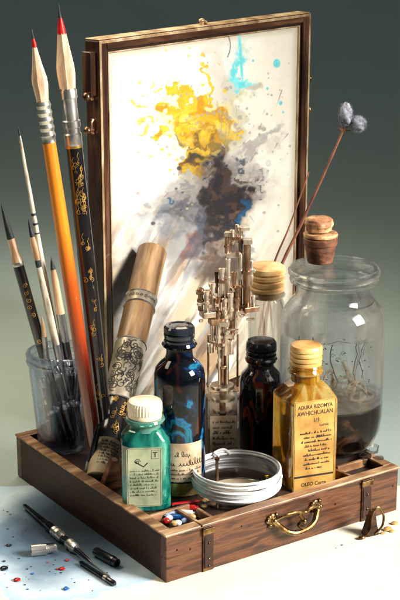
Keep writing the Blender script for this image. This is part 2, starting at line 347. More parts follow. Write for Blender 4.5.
seg_box(LX - T, LX, T + .003, LY - T - .003, 0.001, zr - RT).build('side_panel', M['wood_side'], tray, .06)
seg_box(0, LX, LY - T, LY, 0, zr - RT).build('back_panel', M['wood_x'], tray, .06)
seg_box(T + .004, LX - T - .004, T + .004, LY - T - .004, zf - .3, zf).build('tray_floor', M['inside'], tray)
for k, (x0, x1, y0, y1) in enumerate([(-.08, sx1 - .06, -.08, T + .06), (sx1 + .06, LX + .08, -.08, T + .06), (-.08, LX + .08, LY - T - .06, LY + .08)]):
    seg_box(x0, x1, y0, y1, zr - RT + .003, zr, .015).build('rim', M['rim'], tray, .05)
for x0, x1 in ((-.08, T + .06), (LX - T - .06, LX + .08)):
    seg_box(x0, x1, T + .066, LY - T - .066, zr - RT + .003, zr - .004, .015).build('rim', M['rim'], tray, .05, label='darker side strip of the rim')
# dividers : rails a few mm proud of the raised floor
def divider(x0, y0, x1, y1, w=.26, h=None):
    h = h or zr - zf - .06; l = math.hypot(x1 - x0, y1 - y0)
    MB().box(((x0 + x1) / 2, (y0 + y1) / 2, zf + h / 2 + .002), (l, w, h), math.atan2(y1 - y0, x1 - x0)).build('divider', M['rim'], tray, .04)
divider(sx1 + .2, T + .1, sx1 + .2, 3.3); divider(T + .1, 3.5, sx1 + 1.3, 3.5)
divider(sx1 + 1.45, T + .1, sx1 + 1.45, 2.6)
divider(LX - 4.0, T + .1, LX - 4.4, 4.1); divider(LX - 3.8, 2.75, LX - T - .1, 2.75)
# straps
def strap(x0, x1, name_m='iron'):
    st = seg_box(x0, x1, -.13, -.002, .02, zr - .22).build('strap', M[name_m], tray, .04)
    seg_box(x0 + .1, x1 - .1, -.19, -.134, .3, zr - .9).build('strap_ridge', M['wood_side'], st, .02)
    seg_box(x0 - .08, x1 + .08, -.24, -.136, zr - .75, zr - .30).build('clasp', M['brass'], st, .05)
    for z in (.45, 1.0, 2.2):
        MB().ball(((x0 + x1) / 2, -.2, z), .09, n=10).build('rivet', M['brass'], st)
    return st
strap(sx1 + .1, sx1 + 1.0)
xs2 = tl(at(365, 479, ZR))[0]
strap(xs2, xs2 + .95)
# small marks of wear: nail heads along the front
for x in (.9, 2.0, 6.4, 15.0, LX - .5):
    MB().ball((x, -.02, zr * .62 + random.uniform(-.4, .4)), .07, n=8).build('nail_head', M['iron'], tray)
# handle on the front face
def front(px, py):                           # pixel on the front face -> tray x,z
    n = ey; o = Ft; d = ray(px, py); C = Vector((0, 0, CAMH)); t = (o - C).dot(n) / d.dot(n); P = C + d * t
    return tl(P)[0], P.z - PZ
def hp(px, py, out): x, z = front(px, py); return (x, -out, z)
hm = []
for px, py in ((272, 520), (315, 506)):
    x, y, z = hp(px, py, .1)
    mb = MB().ball((x, -.06, z), .46, .9, .35, 1.2, 18)
    mb.ball((x + .3, -.08, z + .36), .2, n=12).ball((x - .3, -.08, z + .3), .19, n=12).ball((x + .18, -.08, z - .42), .18, n=12).ball((x - .24, -.08, z - .36), .2, n=12).ball((x, -.3, z), .24, n=12).ball((x + .42, -.08, z - .1), .2, n=12).ball((x - .44, -.08, z + .05), .2, n=12)
    hm.append(mb.build('handle_mount', M['brass'], tray))
path = [(272, 519, .3), (278, 514, .55), (283, 511, .7), (291, 509, .72), (299, 509, .72), (304, 505, .72), (311, 503, .6), (315, 505, .3)]
p2 = [(273, 521, .3), (281, 528, .6), (290, 529, .75), (300, 525, .78), (308, 519, .7), (312, 513, .5), (315, 507, .3)]
def smooth_path(p, n=6):
    out = []
    for i in range(len(p) - 1):
        p0 = Vector(p[max(i - 1, 0)]); a = Vector(p[i]); b = Vector(p[i + 1]); p3 = Vector(p[min(i + 2, len(p) - 1)])
        for k in range(n):
            t = k / n; out.append(.5 * ((2 * a) + (b - p0) * t + (2 * p0 - 5 * a + 4 * b - p3) * t * t + (3 * a - p0 - 3 * b + p3) * t ** 3))
    out.append(Vector(p[-1])); return out
for pp, r in ((path, .14), (p2, .21)):
    MB().tube(smooth_path([hp(*q) for q in pp]), r, 10).build('handle_bail', M['brass'], tray)
mb = MB(); q = [hp(*z) for z in ((293, 510, .72), (296, 516, .8), (292, 521, .8), (297, 524, .8))]
mb.tube(smooth_path(q), .14, 8).ball(hp(297, 517, .82), .24, n=12)
mb.build('handle_scroll', M['brass'], tray)

# ================================================================== FRAMED PAINTING
FA = R(49); fd = Vector((math.cos(FA), math.sin(FA), 0)); fn = Vector((math.sin(FA), -math.cos(FA), 0))
base = at(101, 447, 0); 
def onframe(px, py, out=0):                  # pixel -> (along, height) on the frame's plane
    C = Vector((0, 0, CAMH)); d = ray(px, py); t = ((base + fn * out) - C).dot(fn) / d.dot(fn); P = C + d * t
    return (P - base).dot(fd), P.z
u0, h0 = onframe(98.5, 42); u1, h1 = onframe(311, 12)
FW = u1 - u0; FH = (h0 + h1) / 2
print('frame', FW, h0, h1)
fb = base + fd * u0
frame = thing('framed_painting', (fb.x, fb.y, 0), 'tall brown wooden frame with an abstract splashed painting standing behind the tray', 'painting', rz=FA)
w = 1.0; dp = 1.6
def fbox(x0, x1, y0, y1, z0, z1, j=0): return MB().box(((x0 + x1) / 2, (y0 + y1) / 2, (z0 + z1) / 2), (x1 - x0, y1 - y0, z1 - z0), 0, j)
zl = .02
for nm, a in (('rail', (w, FW - w, 0, dp, FH - w * .8, FH)), ('rail', (w, FW - w, 0, dp, zl, w)), ('stile', (0, w - .003, 0, dp, zl, FH + .003)), ('stile', (FW - w + .003, FW, 0, dp, zl, FH + .003))):
    o = fbox(*a).build(nm, M['frame_x' if nm == 'rail' else 'frame'], frame, .14)
# gilt bead and dark rebate inside the frame
def ringbars(d0, d1, y0, y1, mat, nm, bev=.04):
    x0, x1, z0, z1 = d0, FW - d0, d0 , FH - d0 * .8
    for a in ((x0, x1, z1 - (d1 - d0), z1), (x0, x1, z0, z0 + (d1 - d0)), (x0, x0 + (d1 - d0), z0 + (d1 - d0), z1 - (d1 - d0)), (x1 - (d1 - d0), x1, z0 + (d1 - d0), z1 - (d1 - d0))):
        fbox(a[0], a[1], y0, y1, a[2], a[3]).build(nm, mat, frame, bev)
def topbars(d0, d1, y0, y1, mat, nm):
    pass
ringbars(.04, .28, -.07, -.003, M['frame_edge'], 'gilt_bead')
ringbars(w + .003, w + .28, .32, dp, M['frame_dark'], 'rebate')
ringbars(w + .286, w + .40, .24, dp - .1, M['frame_edge'], 'inner_lip', .03)
fbox(w * .5, FW - w * .5, dp + .004, dp + .3, .5, FH - .5).build('back_board', M['frame_dark'], frame)
fbox(0.05, FW - .05, 0.05, dp - .05, FH + .006, FH + .09).build('cap_strip', M['frame_edge'], frame, .03)
# canvas with the painting
cx0 = w + .4 - .02; cx1 = FW - w - .4 + .02; cz0 = w + .38; cz1 = FH - w * .8 - .38
def vnoise(X, Y, seed):
    xi = np.floor(X).astype(int); yi = np.floor(Y).astype(int); fx = X - xi; fy = Y - yi
    fx = fx * fx * (3 - 2 * fx); fy = fy * fy * (3 - 2 * fy)
    def h(a, b):
        n = (a * 374761393 + b * 668265263 + seed * 982451653) & 0xffffffff
        n = ((n ^ (n >> 13)) * 1274126177) & 0xffffffff
        return ((n ^ (n >> 16)) & 0xffff) / 65535.
    return (h(xi, yi) * (1 - fx) + h(xi + 1, yi) * fx) * (1 - fy) + (h(xi, yi + 1) * (1 - fx) + h(xi + 1, yi + 1) * fx) * fy
def fbm(X, Y, s, seed, o=5):
    r = 0; a = .5; t = 0
    for k in range(o): r = r + a * vnoise(X / s * 2 ** k + 31 * k, Y / s * 2 ** k + 17 * k, seed + k); t += a; a *= .5
    return r / t
def sstep(a, b, x): t = np.clip((x - a) / (b - a), 0, 1); return t * t * (3 - 2 * t)
def canvas():
    nx, nz = 330, 640
    U, V = np.meshgrid(np.linspace(0, 1, nx), np.linspace(0, 1, nz))
    X = cx0 + U * (cx1 - cx0); Z = cz0 + V * (cz1 - cz0)
    # painting laid out in its own units: 190 wide, y downward from the top, reading like the photo
    PX = 112 + U * 189; PY = 50 - 26 * U + (1 - V) * (405 - 35 * U)
    C = np.ones(U.shape + (3,)) * np.array([252, 247, 234.])
    def lay(mask, col, a=1.):
        nonlocal C
        m = (np.clip(mask, 0, 1) * a)[..., None]; C = C * (1 - m) + np.array(col, float) * m
    wx = (fbm(PX, PY, 26, 3) - .5) * 38; wy = (fbm(PX, PY, 26, 9) - .5) * 38; wx -= wx.mean(); wy -= wy.mean()
    sx = (fbm(PX, PY, 10, 23) - .5) * 26; sy = (fbm(PX, PY, 10, 29) - .5) * 26
    A = PX + wx + sx; B = PY + wy + sy
    def blob(x, y, rx, ry, soft=.15, rot=0, warp=1):
        dx, dy = (A - x if warp else PX - x), (B - y if warp else PY - y)
        c, s = math.cos(rot), math.sin(rot); a = (dx * c + dy * s) / rx; b = (-dx * s + dy * c) / ry
        return 1 - sstep(1 - soft, 1 + soft, np.sqrt(a * a + b * b))
    # ageing
    lay(sstep(.45, .7, fbm(PX, PY, 70, 41)), (238, 228, 208), .45)
    e = np.minimum(np.minimum(U, 1 - U) * 189, np.minimum(V, 1 - V) * 400); lay(1 - sstep(0, 9, e), (196, 184, 164), .7)
    # lower half: clouded greys, tans and blues dragged down to the left
    q = (PX - 215) * .80 + (PY - 240) * .45; pq = (PX - 215) * -.45 + (PY - 240) * .80     # across / along the drag
    st = fbm(q, pq * .18, 13, 61, 6); st2 = fbm(q + 40, pq * .22, 26, 77, 5)
    low = sstep(185, 250, PY + .22 * (PX - 200) + wx) * (1 - .8 * sstep(228, 262, PX + wx))
    lay(low * sstep(.38, .56, st2), (212, 194, 164), .95)
    lay(low * sstep(.46, .68, st), (160, 142, 124), .75)
    lay(low * sstep(.5, .66, fbm(q, pq * .2, 17, 91)), (140, 150, 166), .65)
    lay(low * sstep(.58, .66, fbm(q - 20, pq * .15, 9, 101)), (250, 246, 238), .9)
    lay(low * sstep(.58, .68, fbm(q + 70, pq * .2, 12, 111)), (170, 124, 84), .6); lay(low * sstep(.6, .7, fbm(q + 150, pq * .2, 8, 121)) * sstep(280, 200, PX + 0 * PY), (90, 78, 72), .5)
    lay(blob(128, 300, 16, 48, .5), (140, 136, 140), .75); lay(blob(140, 340, 26, 70, .6, .35), (226, 224, 226), .6)  # first grey blob is the leaning tube's shadow painted on the canvas
    lay(blob(150, 265, 30, 14, .7, -.5), (150, 130, 108), .45)
    # pale grey wash round the burst
    lay(blob(216, 80, 11, 40, .4), (218, 212, 202), .8); lay(blob(226, 108, 22, 34, .35), (212, 204, 190), .6); lay(blob(232, 96, 9, 26, .3), (190, 184, 172), .5); lay(blob(240, 130, 9, 14, .2), (178, 176, 120), .7)
    lay(blob(250, 165, 28, 13, .45, -.6), (192, 184, 176), .6); lay(blob(262, 150, 22, 7, .3, -.7), (150, 144, 142), .6)
    lay(blob(160, 215, 30, 26, .6), (196, 190, 184), .7); lay(blob(245, 200, 26, 30, .6), (190, 182, 176), .6)
    lay(blob(140, 228, 18, 12, .4), (170, 176, 184), .55); lay(blob(238, 140, 14, 16, .3), (200, 200, 160), .6)
    # yellow burst
    A0_, PX0_ = A, PX; A = A - 7
    Y1 = np.maximum.reduce([blob(196, 132, 28, 20), blob(180, 116, 15, 13), blob(168, 90, 3.4, 13, .4, -.25), blob(196, 88, 3, 12, .3, -.1), blob(188, 168, 13, 12), blob(148, 136, 6, 6, .25, 0, 1), blob(180, 180, 9, 8), blob(222, 134, 10, 9, .3), blob(184, 98, 9, 9, .2), blob(161, 120, 8, 4, .25, .4)])
    lay(blob(192, 128, 32, 27, .55), (252, 214, 90), .8); lay(blob(196, 150, 22, 20, .5), (214, 160, 40), .6)
    lay(Y1, (246, 190, 18)); lay(Y1 * sstep(.5, .62, fbm(PX, PY, 14, 5)), (254, 216, 70), .9); lay(Y1 * sstep(.5, .6, fbm(PX, PY, 11, 15)), (226, 146, 8), .95)
    lay(blob(204, 118, 15, 11, .2), (190, 134, 22), .95); lay(blob(200, 158, 20, 14, .35), (150, 112, 26), .85); lay(blob(214, 150, 14, 10, .3), (110, 84, 40), .7); lay(blob(222, 146, 9, 9, .4), (170, 150, 60), .7)
    A = A0_; e1 = Y1 * (1 - Y1) * 4; lay(sstep(.3, 1, e1), (214, 160, 10), .7)
    # dark heart
    D = np.maximum.reduce([blob(218, 192, 14, 20, .3), blob(227, 212, 17, 22, .25), blob(204, 204, 8, 10, .5), blob(218, 238, 14, 24, .35)])
    lay(blob(212, 204, 40, 42, .5), (126, 116, 108), .6); lay(blob(210, 172, 16, 12, .4), (120, 96, 60), .7)
    lay(D, (40, 27, 28), .98); lay(D * sstep(.45, .55, fbm(PX, PY, 16, 131)), (12, 16, 30), .95); lay(D * sstep(.55, .66, fbm(PX, PY, 12, 141)), (96, 60, 40), .85)
    lay(blob(240, 222, 7, 15, .4), (20, 74, 122), .85); lay(blob(222, 246, 18, 20, .4), (36, 30, 34), .85); lay(blob(226, 278, 14, 24, .5), (70, 52, 42), .7); lay(blob(196, 240, 8, 24, .5), (40, 70, 110), .6); lay(D * sstep(.6, .7, fbm(PX, PY, 9, 151)), (96, 120, 140), .8)
    lay(blob(176, 222, 14, 16, .5), (70, 80, 96), .6); lay(blob(190, 252, 9, 12, .3), (160, 60, 30), .35); lay(blob(214, 224, 2, 2, .5), (206, 140, 60), .7)
    lay(blob(222, 286, 18, 26, .6), (90, 72, 60), .5)
    rs = random.Random(77)
    def spray(n, x0, y0, sx_, sy_, rmin, rmax, cols_, al):
        for _ in range(n):
            x, y, ra = rs.gauss(x0, sx_), rs.gauss(y0, sy_), rs.uniform(rmin, rmax)
            lay(blob(x, y, ra, ra * rs.uniform(.5, 1.8), rs.uniform(.15, .7), rs.uniform(-1.5, 1.5)), rs.choice(cols_), al * rs.uniform(.5, 1))
    spray(36, 236, 146, 12, 24, 2, 7, [(206, 200, 190), (186, 180, 172), (226, 222, 212), (160, 150, 140), (204, 200, 150)], .6)
    spray(26, 196, 150, 16, 14, 1.5, 5, [(226, 150, 10), (250, 206, 60), (150, 108, 30), (250, 226, 120), (110, 84, 44)], .75)
    spray(34, 176, 118, 18, 18, .8, 3.4, [(250, 200, 30), (240, 176, 14), (252, 220, 90)], .9); lay(Y1 * sstep(.42, .5, fbm(PX, PY, 20, 205)), (248, 196, 30), .6)
    spray(50, 218, 196, 17, 18, 1.5, 6, [(24, 20, 26), (58, 40, 36), (96, 64, 44), (30, 40, 62), (120, 110, 108), (20, 60, 100)], .75)
    spray(36, 190, 216, 18, 14, 2, 7, [(110, 116, 130), (160, 160, 166), (84, 92, 108), (200, 196, 190), (134, 118, 104)], .55)
    lay(blob(220, 208, 27, 42, .7), (52, 44, 50), .6); lay(blob(210, 250, 22, 34, .7), (96, 88, 92), .45); lay(D, (26, 19, 24), .85); lay(D * sstep(.5, .7, fbm(PX, PY, 7, 231)), (64, 58, 66), .4); lay(D * sstep(.56, .7, fbm(PX, PY, 9, 241)), (96, 60, 38), .55); lay(blob(240, 222, 6, 14, .4), (24, 84, 130), .8)
    spray(30, 222, 250, 14, 16, 2, 6, [(40, 34, 38), (90, 66, 48), (150, 120, 90), (200, 186, 166), (44, 60, 88)], .6)
    # cyan drips
    Cy = np.maximum.reduce([blob(239, 58, 1.6, 28, .5, -.08, 0), blob(243, 86, 5.5, 9, .5, -.3), blob(241, 76, 3.4, 15, .5, -.12), blob(278, 63, 4, 4.6, .15, 0, 0), blob(283, 106, 2, 2.4, .2, 0, 0), blob(268, 90, 1.4, 1.6, .2, 0, 0), blob(252, 60, 1.3, 1.3, .2, 0, 0), blob(286, 116, 1.2, 1.2, .2, 0, 0)])
    lay(blob(238, 58, 7, 30, .6), (190, 222, 220), .5); lay(Cy, (80, 212, 224), .85); lay(Cy * sstep(.5, .65, fbm(PX, PY, 6, 161)), (150, 232, 236), .7)
    # droplets and thin spatter lines
    r = random.Random(4)
    cols = [(240, 190, 20)] * 5 + [(170, 160, 154)] * 7 + [(60, 54, 60)] * 3 + [(206, 190, 120)] * 2
    for k in range(300):
        a = r.uniform(0, 6.28); d = r.gauss(0, 1); x = 208 + math.cos(a) * (26 + abs(d) * 30); y = 160 + math.sin(a) * (34 + abs(d) * 46); rad = abs(r.gauss(0, .9)) + .4
        col = cols[r.randrange(len(cols))] if x < 225 else (166, 158, 152)
        if abs(x - 224) < 26 and 176 < y < 250: continue
        if y > 250 or (col[2] < 30 and y > 185) or (col[0] < 100 and y < 165): continue
        m = 1 - sstep(rad - .6, rad + .6, np.hypot(PX - x, PY - y)); lay(m, col, .8)
    def line(x0, y0, x1, y1, wd, col, a=.8):
        dx, dy = x1 - x0, y1 - y0; l2 = dx * dx + dy * dy; t = np.clip(((PX - x0) * dx + (PY - y0) * dy) / l2, 0, 1)
        bend = 3 * np.sin(t * 3.1); dd = np.hypot(PX - (x0 + t * dx + bend), PY - (y0 + t * dy)); lay(1 - sstep(wd * .3, wd, dd), col, a)
    line(250, 170, 284, 92, 1.0, (150, 144, 140)); line(240, 190, 292, 140, 1.1, (160, 150, 146)); line(246, 200, 280, 150, .9, (140, 134, 130)); line(236, 170, 262, 128, .9, (150, 142, 136))
    for k in range(26):
        a = r.uniform(-2.6, .5); d0 = r.uniform(26, 44); d1 = d0 + r.uniform(14, 46); line(222 + d0 * math.cos(a), 180 + d0 * math.sin(a), 222 + d1 * math.cos(a), 180 + d1 * math.sin(a), r.uniform(.5, 1.1), (168, 158, 146), .55)
    line(225, 32, 225, 56, .8, (60, 54, 50)); line(268, 182, 300, 205, .8, (170, 160, 150)); line(262, 200, 296, 250, .8, (170, 160, 150)); line(250, 230, 285, 300, .8, (160, 150, 140))
    for x, y, ra in ((266, 183, 4), (257, 176, 3), (270, 172, 2.5), (252, 192, 4), (260, 206, 3)):
        dd = np.hypot(PX - x, (PY - y) * .8); lay(1 - sstep(.5, 1.2, abs(dd - ra)), (160, 152, 148), .3); lay(1 - sstep(ra - 1, ra, dd), (196, 188, 182), .45)
    C = np.clip(C + (fbm(PX, PY, 5, 171)[..., None] - .5) * 10, 0, 255) / 255.
    lin = np.where(C <= .04045, C / 12.92, ((C + .055) / 1.055) ** 2.4) * .74
    me = bpy.data.meshes.new('canvas'); n = nx * nz
    co = np.stack([X * S, np.full(X.shape, .45 * S), Z * S], -1).reshape(-1, 3)
    i, j = np.meshgrid(np.arange(nx - 1), np.arange(nz - 1)); a = (j * nx + i).ravel()
    F = np.stack([a, a + 1, a + nx + 1, a + nx], -1)
    me.vertices.add(n); me.vertices.foreach_set('co', co.ravel()); nf = len(F)
    me.loops.add(nf * 4); me.loops.foreach_set('vertex_index', F.ravel().astype(np.int32)); me.polygons.add(nf)
    me.polygons.foreach_set('loop_start', np.arange(0, nf * 4, 4, dtype=np.int32)); me.polygons.foreach_set('loop_total', np.full(nf, 4, np.int32))
    me.update(); me.validate()
    ca = me.color_attributes.new('paint', 'FLOAT_COLOR', 'POINT')
    ca.data.foreach_set('color', np.concatenate([lin, np.ones(lin.shape[:2] + (1,))], -1).ravel())
    m, nt, b = newmat('painted_canvas'); L = nt.links
    at_ = N(nt, 'ShaderNodeAttribute', attribute_name='paint'); L.new(at_.outputs['Color'], b.inputs['Base Color']); b.inputs['Roughness'].default_value = .55
    tc = N(nt, 'ShaderNodeTexCoord'); nz_ = N(nt, 'ShaderNodeTexNoise'); nz_.inputs['Scale'].default_value = 160; nz_.inputs['Detail'].default_value = 8
    L.new(tc.outputs['Object'], nz_.inputs['Vector']); bp = N(nt, 'ShaderNodeBump'); bp.inputs['Strength'].default_value = .25; bp.inputs['Distance'].default_value = .0006
    L.new(nz_.outputs['Fac'], bp.inputs['Height']); L.new(bp.outputs[0], b.inputs['Normal'])
    me.materials.append(m); o = bpy.data.objects.new('canvas', me); COL.objects.link(o); o.parent = frame
    q = o.modifiers.new('solid', 'SOLIDIFY'); q.thickness = .003; q.offset = -1
canvas()
# hinges and turn-knobs on the frame's edges
def knob(x, z, sgn):
    mb = MB().tube([(x, .7, z), (x + sgn * .55, .7, z), (x + sgn * .62, .7, z)], [.16, .15, .2], 12).ball((x + sgn * .8, .7, z), .36, .8, 1, 1, 16)
    mb.tube([(x + sgn * .1, .7, z - .3), (x + sgn * .28, .7, z - .05), (x + sgn * .3, .7, z + .6), (x + sgn * .12, .7, z + .85)], .14, 8)
    mb.build('turn_knob', M['bronze'], frame)
for py in (97, 131): knob(-.02, onframe(98, py)[1] , -1)
for py in (80, 111): knob(FW + .02, onframe(311, py)[1], 1)
fbox(-.62, -.004, .35, 1.3, FH - 4.4, FH - .9).build('hinge_plate', M['frame'], frame, .05)
xk = onframe(209, 20)[0] - u0
MB().tube([(xk, .8, FH + .05), (xk, .8, FH + .45)], .2, 12).ball((xk, .8, FH + .45), .26, 1.3, 1, .7, 14).ball((xk + .45, .8, FH + .25), .2, 1.3, 1, .8, 12).build('top_catch', M['frame_edge'], frame)

# ================================================================== BOTTLES
def outward(P): return math.atan2(-P.y, -P.x)      # angle from P towards the front

# --- teal bottle with chamfered corners
P = at(146, 505, ZF); k = ppc(P + Vector((0, 0, 4)))
teal = thing('teal_bottle', P, 'small teal glass bottle with ribbed cream cap and pale green label', 'bottle', rz=R(6))
zt = lambda y, P=P: aty(146, y, P.y).z - P.z
def oct_ring(hx, hy, ch, z): return [(-hx + ch, -hy, z), (hx - ch, -hy, z), (hx, -hy + ch, z), (hx, hy - ch, z), (hx - ch, hy, z), (-hx + ch, hy, z), (-hx, hy - ch, z), (-hx, -hy + ch, z)]
hw = 24.5 / k; hd = hw * .72; ch = hw * .28
rings = [oct_ring(hw * .93, hd * .93, ch, .02), oct_ring(hw, hd, ch, .22), oct_ring(hw, hd, ch, zt(440)), oct_ring(hw * .97, hd * .95, ch, zt(436)), oct_ring(hw * .66, hd * .85, ch, zt(426))]
MB().loft(rings).build('bottle_glass', M['teal'], teal, .12)
pr = prof_px(146, P, [(16, 428), (15, 425), (14, 422), (19, 420.5), (20, 418.5), (19, 416.5), (14, 416), (13, 414)])
MB().lathe(pr, 48).build('bottle_neck', M['tealglass'], teal)
cz = prof_px(146, P, [(14, 417), (16.6, 416), (17, 413), (16.6, 412), (17, 411), (17, 403), (16, 400.5), (12, 399.5), (0, 399.3)])
MB().lathe(cz, 216, rad=lambda a, z: 1 + (.022 * math.cos(a * 36) if cz[3][1] < z < cz[6][1] else 0)).build('cap', M['cream'], teal)
lw = 17.5 / k; z0, z1 = zt(499), zt(441); yo = -hd - .03
def fm(x0, y): return (x0, yo, y)
def rounded(x0, x1, z0, z1, r, y, n=5):
    out = []
    for cx, cz_, a0 in ((x1 - r, z1 - r, 0), (x0 + r, z1 - r, 90), (x0 + r, z0 + r, 180), (x1 - r, z0 + r, 270)):
        for i in range(n + 1): a = R(a0 + 90 * i / n); out.append((cx + r * math.cos(a), y, cz_ + r * math.sin(a)))
    return out
def panel(x0, x1, z0, z1, r, y, th): a = rounded(x0, x1, z0, z1, r, y); b = [(p[0], y + th, p[2]) for p in a]; return MB().loft([b, a])
lx = -.18
lab = panel(lx - lw, lx + lw, z0, z1, .2, yo, .025).build('label', M['greenlabel'], teal)
mb = MB(); f = lambda x, y: (x, yo - .006, y)
def rect_line(mb, x0, x1, z0, z1, w_, f): ribbon(mb, [(x0, z0), (x1, z0), (x1, z1), (x0, z1), (x0, z0)], w_, f)
H = z1 - z0
rect_line(mb, lx - lw + .08, lx + lw - .08, z0 + .08, z1 - .08, .035, f)
rect_line(mb, lx + lw - .75, lx + lw - .2, z1 - .85, z1 - .2, .03, f); printed(mb, 'T', lx + lw - .48, z1 - .72, .55, f)
ribbon(mb, [(lx - .7, z1 - 1.0), (lx - .35, z1 - 1.25), (lx - .05, z1 - 1.45), (lx + .25, z1 - 1.15)], .09, f); swirl(mb, lx - .5, z1 - 1.05, .22, .05, f)
for i in range(8): scrawl(mb, lx - lw + .22, lx + lw - random.uniform(.2, .5), z1 - 1.8 - i * .27, .17, .022, f)
mb.build('writing', M['ink'], lab)

# --- round bottles
def round_bottle(name, x, y, prof, capprof, mat, label, capmat='blackcap', n=56):
    P = at(x, y, ZF); b = thing(name, P, label, 'bottle')
    MB().lathe(prof_px(x, P, prof), n).build('bottle_glass', M[mat], b)
    cp = prof_px(x, P, capprof); MB().lathe(cp, n).build('cap', M[capmat], b)
    return b, P, ppc(P + Vector((0, 0, 3)))
blue, PB, kb = round_bottle('blue_black_bottle', 180, 488,
    [(22, 488), (25, 486.5), (25.5, 483), (25.5, 380), (25.2, 373), (23.6, 367), (19, 361.5), (14.2, 357.5), (13, 352), (13, 347), (16.5, 345.5), (17.5, 343.5), (16, 341), (13, 340)],
    [(13.5, 342), (15, 341.5), (15.2, 339), (13.4, 338), (15, 336.8), (15.4, 333.4), (13.8, 332.4), (15.4, 331.2), (15.2, 327), (13.5, 325), (10, 324.3), (9, 325.2), (0, 325.4)],
    'navy', 'tall dark blue ink bottle with black screw cap standing behind the teal bottle')
zb = lambda y: aty(180, y, PB.y).z - PB.z
a0 = outward(PB) + .2
lab = cyl_label(25.5 / kb, a0, 1.5, zb(472), zb(434)).build('label', M['label'], blue); mb = MB(); f = cyl_map(25.5 / kb, a0, .016)
ribbon(mb, [(-1.7, zb(437)), (1.7, zb(437))], .05, f); ribbon(mb, [(-1.7, zb(470)), (1.7, zb(470))], .05, f)
scrawl(mb, -.8, .6, zb(447), .42, .045, f); 
scrawl(mb, -1.4, 1.4, zb(456), .55, .055, f); scrawl(mb, -1.5, 1.4, zb(461), .22, .03, f); scrawl(mb, -1.4, 1.2, zb(465), .22, .03, f); scrawl(mb, -1.4, 1.5, zb(469), .2, .03, f)
mb.build('writing', M['ink'], lab)
lo = cyl_label(25.5 / kb, a0, 1.5, zb(486), zb(473.5)).build('amber_base_panel', M['amber'], blue)

ink2, PI2, ki = round_bottle('black_ink_bottle', 260, 447,
    [(18, 447), (21, 445.5), (21.5, 442), (21.5, 385), (21.2, 379), (19.5, 373), (15.5, 369), (13, 366), (12.6, 362), (15.5, 360.5), (16.2, 358), (15, 356), (12.5, 355)],
    [(13, 357), (15, 356.6), (15.2, 354), (13.4, 353), (15, 351.8), (15.4, 349.4), (13.8, 348.4), (15.4, 347.2), (15, 342), (13.4, 340), (10, 339.4), (0, 339.6)],
    'inkglass', 'black ink bottle with black screw cap behind the amber bottle')

# --- amber square bottle
P = at(303.5, 480, ZF); k = ppc(P + Vector((0, 0, 4))); zt = lambda y: aty(303.5, y, P.y).z - P.z
print('amber', tl(P), 'LX', LX, LY, sx1); amb = thing('amber_bottle', P, 'square amber glass bottle with yellow wooden cap and printed label', 'bottle', rz=R(20))
hw = 26 / k; 
def sq(h, z, ch=.22): return oct_ring(h, h * .92, ch, z)
MB().loft([sq(hw * .94, .02), sq(hw, .2), sq(hw, zt(396)), sq(hw * .96, zt(393)), sq(hw * .74, zt(384), .5), sq(hw * .56, zt(379), .55)]).build('bottle_glass', M['amber'], amb, .1)
for s_ in (-1, 1):
    pass
MB().lathe(prof_px(303.5, P, [(15, 381), (14.5, 378), (14, 373), (17, 371.5), (17.5, 369.5), (16, 367.5), (15.5, 366.5), (16.5, 365), (15.5, 363), (13, 362)]), 48).build('bottle_neck', M['amber'], amb)
MB().lathe(prof_px(303.5, P, [(14, 364), (15.6, 363.5), (15.8, 361), (14.2, 360), (15.9, 358.8), (16, 356), (14.2, 355), (16, 353.6), (16, 351), (14.6, 350), (16.2, 349), (16, 346.5), (14.6, 344.5), (8, 343.6), (0, 343.6)]), 48).build('cap', M['yellowcap'], amb)
yo = -hw * .92 - .03; lw = hw * .86; z0 = zt(481); z1 = zt(392)
lab = panel(-lw, lw, z0, z1, .1, yo, .025).build('label', M['amberlabel'], amb)
mb = MB(); f = lambda x, y: (x, yo - .006, y); H = z1 - z0
rect_line(mb, -lw + .07, lw - .07, z0 + .07, z1 - .05, .04, f)
printed(mb, 'ADURA RIZOMYA', 0, z1 - H * .085, .40, f, squash=.86); printed(mb, 'AWHICHUALAN', 0, z1 - H * .155, .46, f, squash=.84)
printed(mb, '1/3', .1, z1 - H * .235, .42, f); printed(mb, 'Lurnic', .75, z1 - H * .29, .30, f)
for i, (a, b_) in enumerate([(-1.2, 1.3), (-.9, 1.3), (-1.1, 1.35), (-.8, .9), (-.5, 1.2), (-.9, 1.3), (-.8, 1.1), (-.9, 1.2), (-.7, .6)]):
    scrawl(mb, a, b_, z1 - H * (.36 + i * .049), .2, .045, f)
mb.box((0, yo - .004, z0 + H * .17), (lw * 1.9, .006, .16))
printed(mb, 'OLEO Corte', 0, z0 + H * .06, .42, f, squash=.9)
mb.build('writing', M['ink'], lab)

# --- clear bottle with ringed cork at the back
P = at(265, 424, ZF)
rib = thing('clear_corked_bottle', P, 'clear ribbed glass bottle closed by a thick ringed cork in front of the canvas', 'bottle')
pr = prof_px(265, P, [(15, 424), (17.5, 422), (18, 415), (18, 308), (17, 301), (15, 297), (18, 295.5), (18.4, 293.5), (17, 291.5), (15.5, 291)])
inn = [(max(r - .13, .1), z) for r, z in pr[::-1]]; inn[-1] = (pr[0][0] - .2, .25)
MB().lathe(pr + inn, 64, rad=lambda a, z: 1 + .02 * math.cos(a * 14) if z < pr[4][1] else 1).build('bottle_glass', M['vialglass'], rib)
MB().lathe(prof_px(265, P, [(14, 297), (14.6, 291), (16.6, 290), (17.2, 287), (15.8, 285.5), (17.4, 284), (17.6, 280.5), (16, 279), (17.8, 277.5), (18, 274.5), (16.4, 273), (18, 271.5), (17.8, 267), (15, 264.8), (0, 264.2)]), 48).build('cork', M['corklight'], rib)

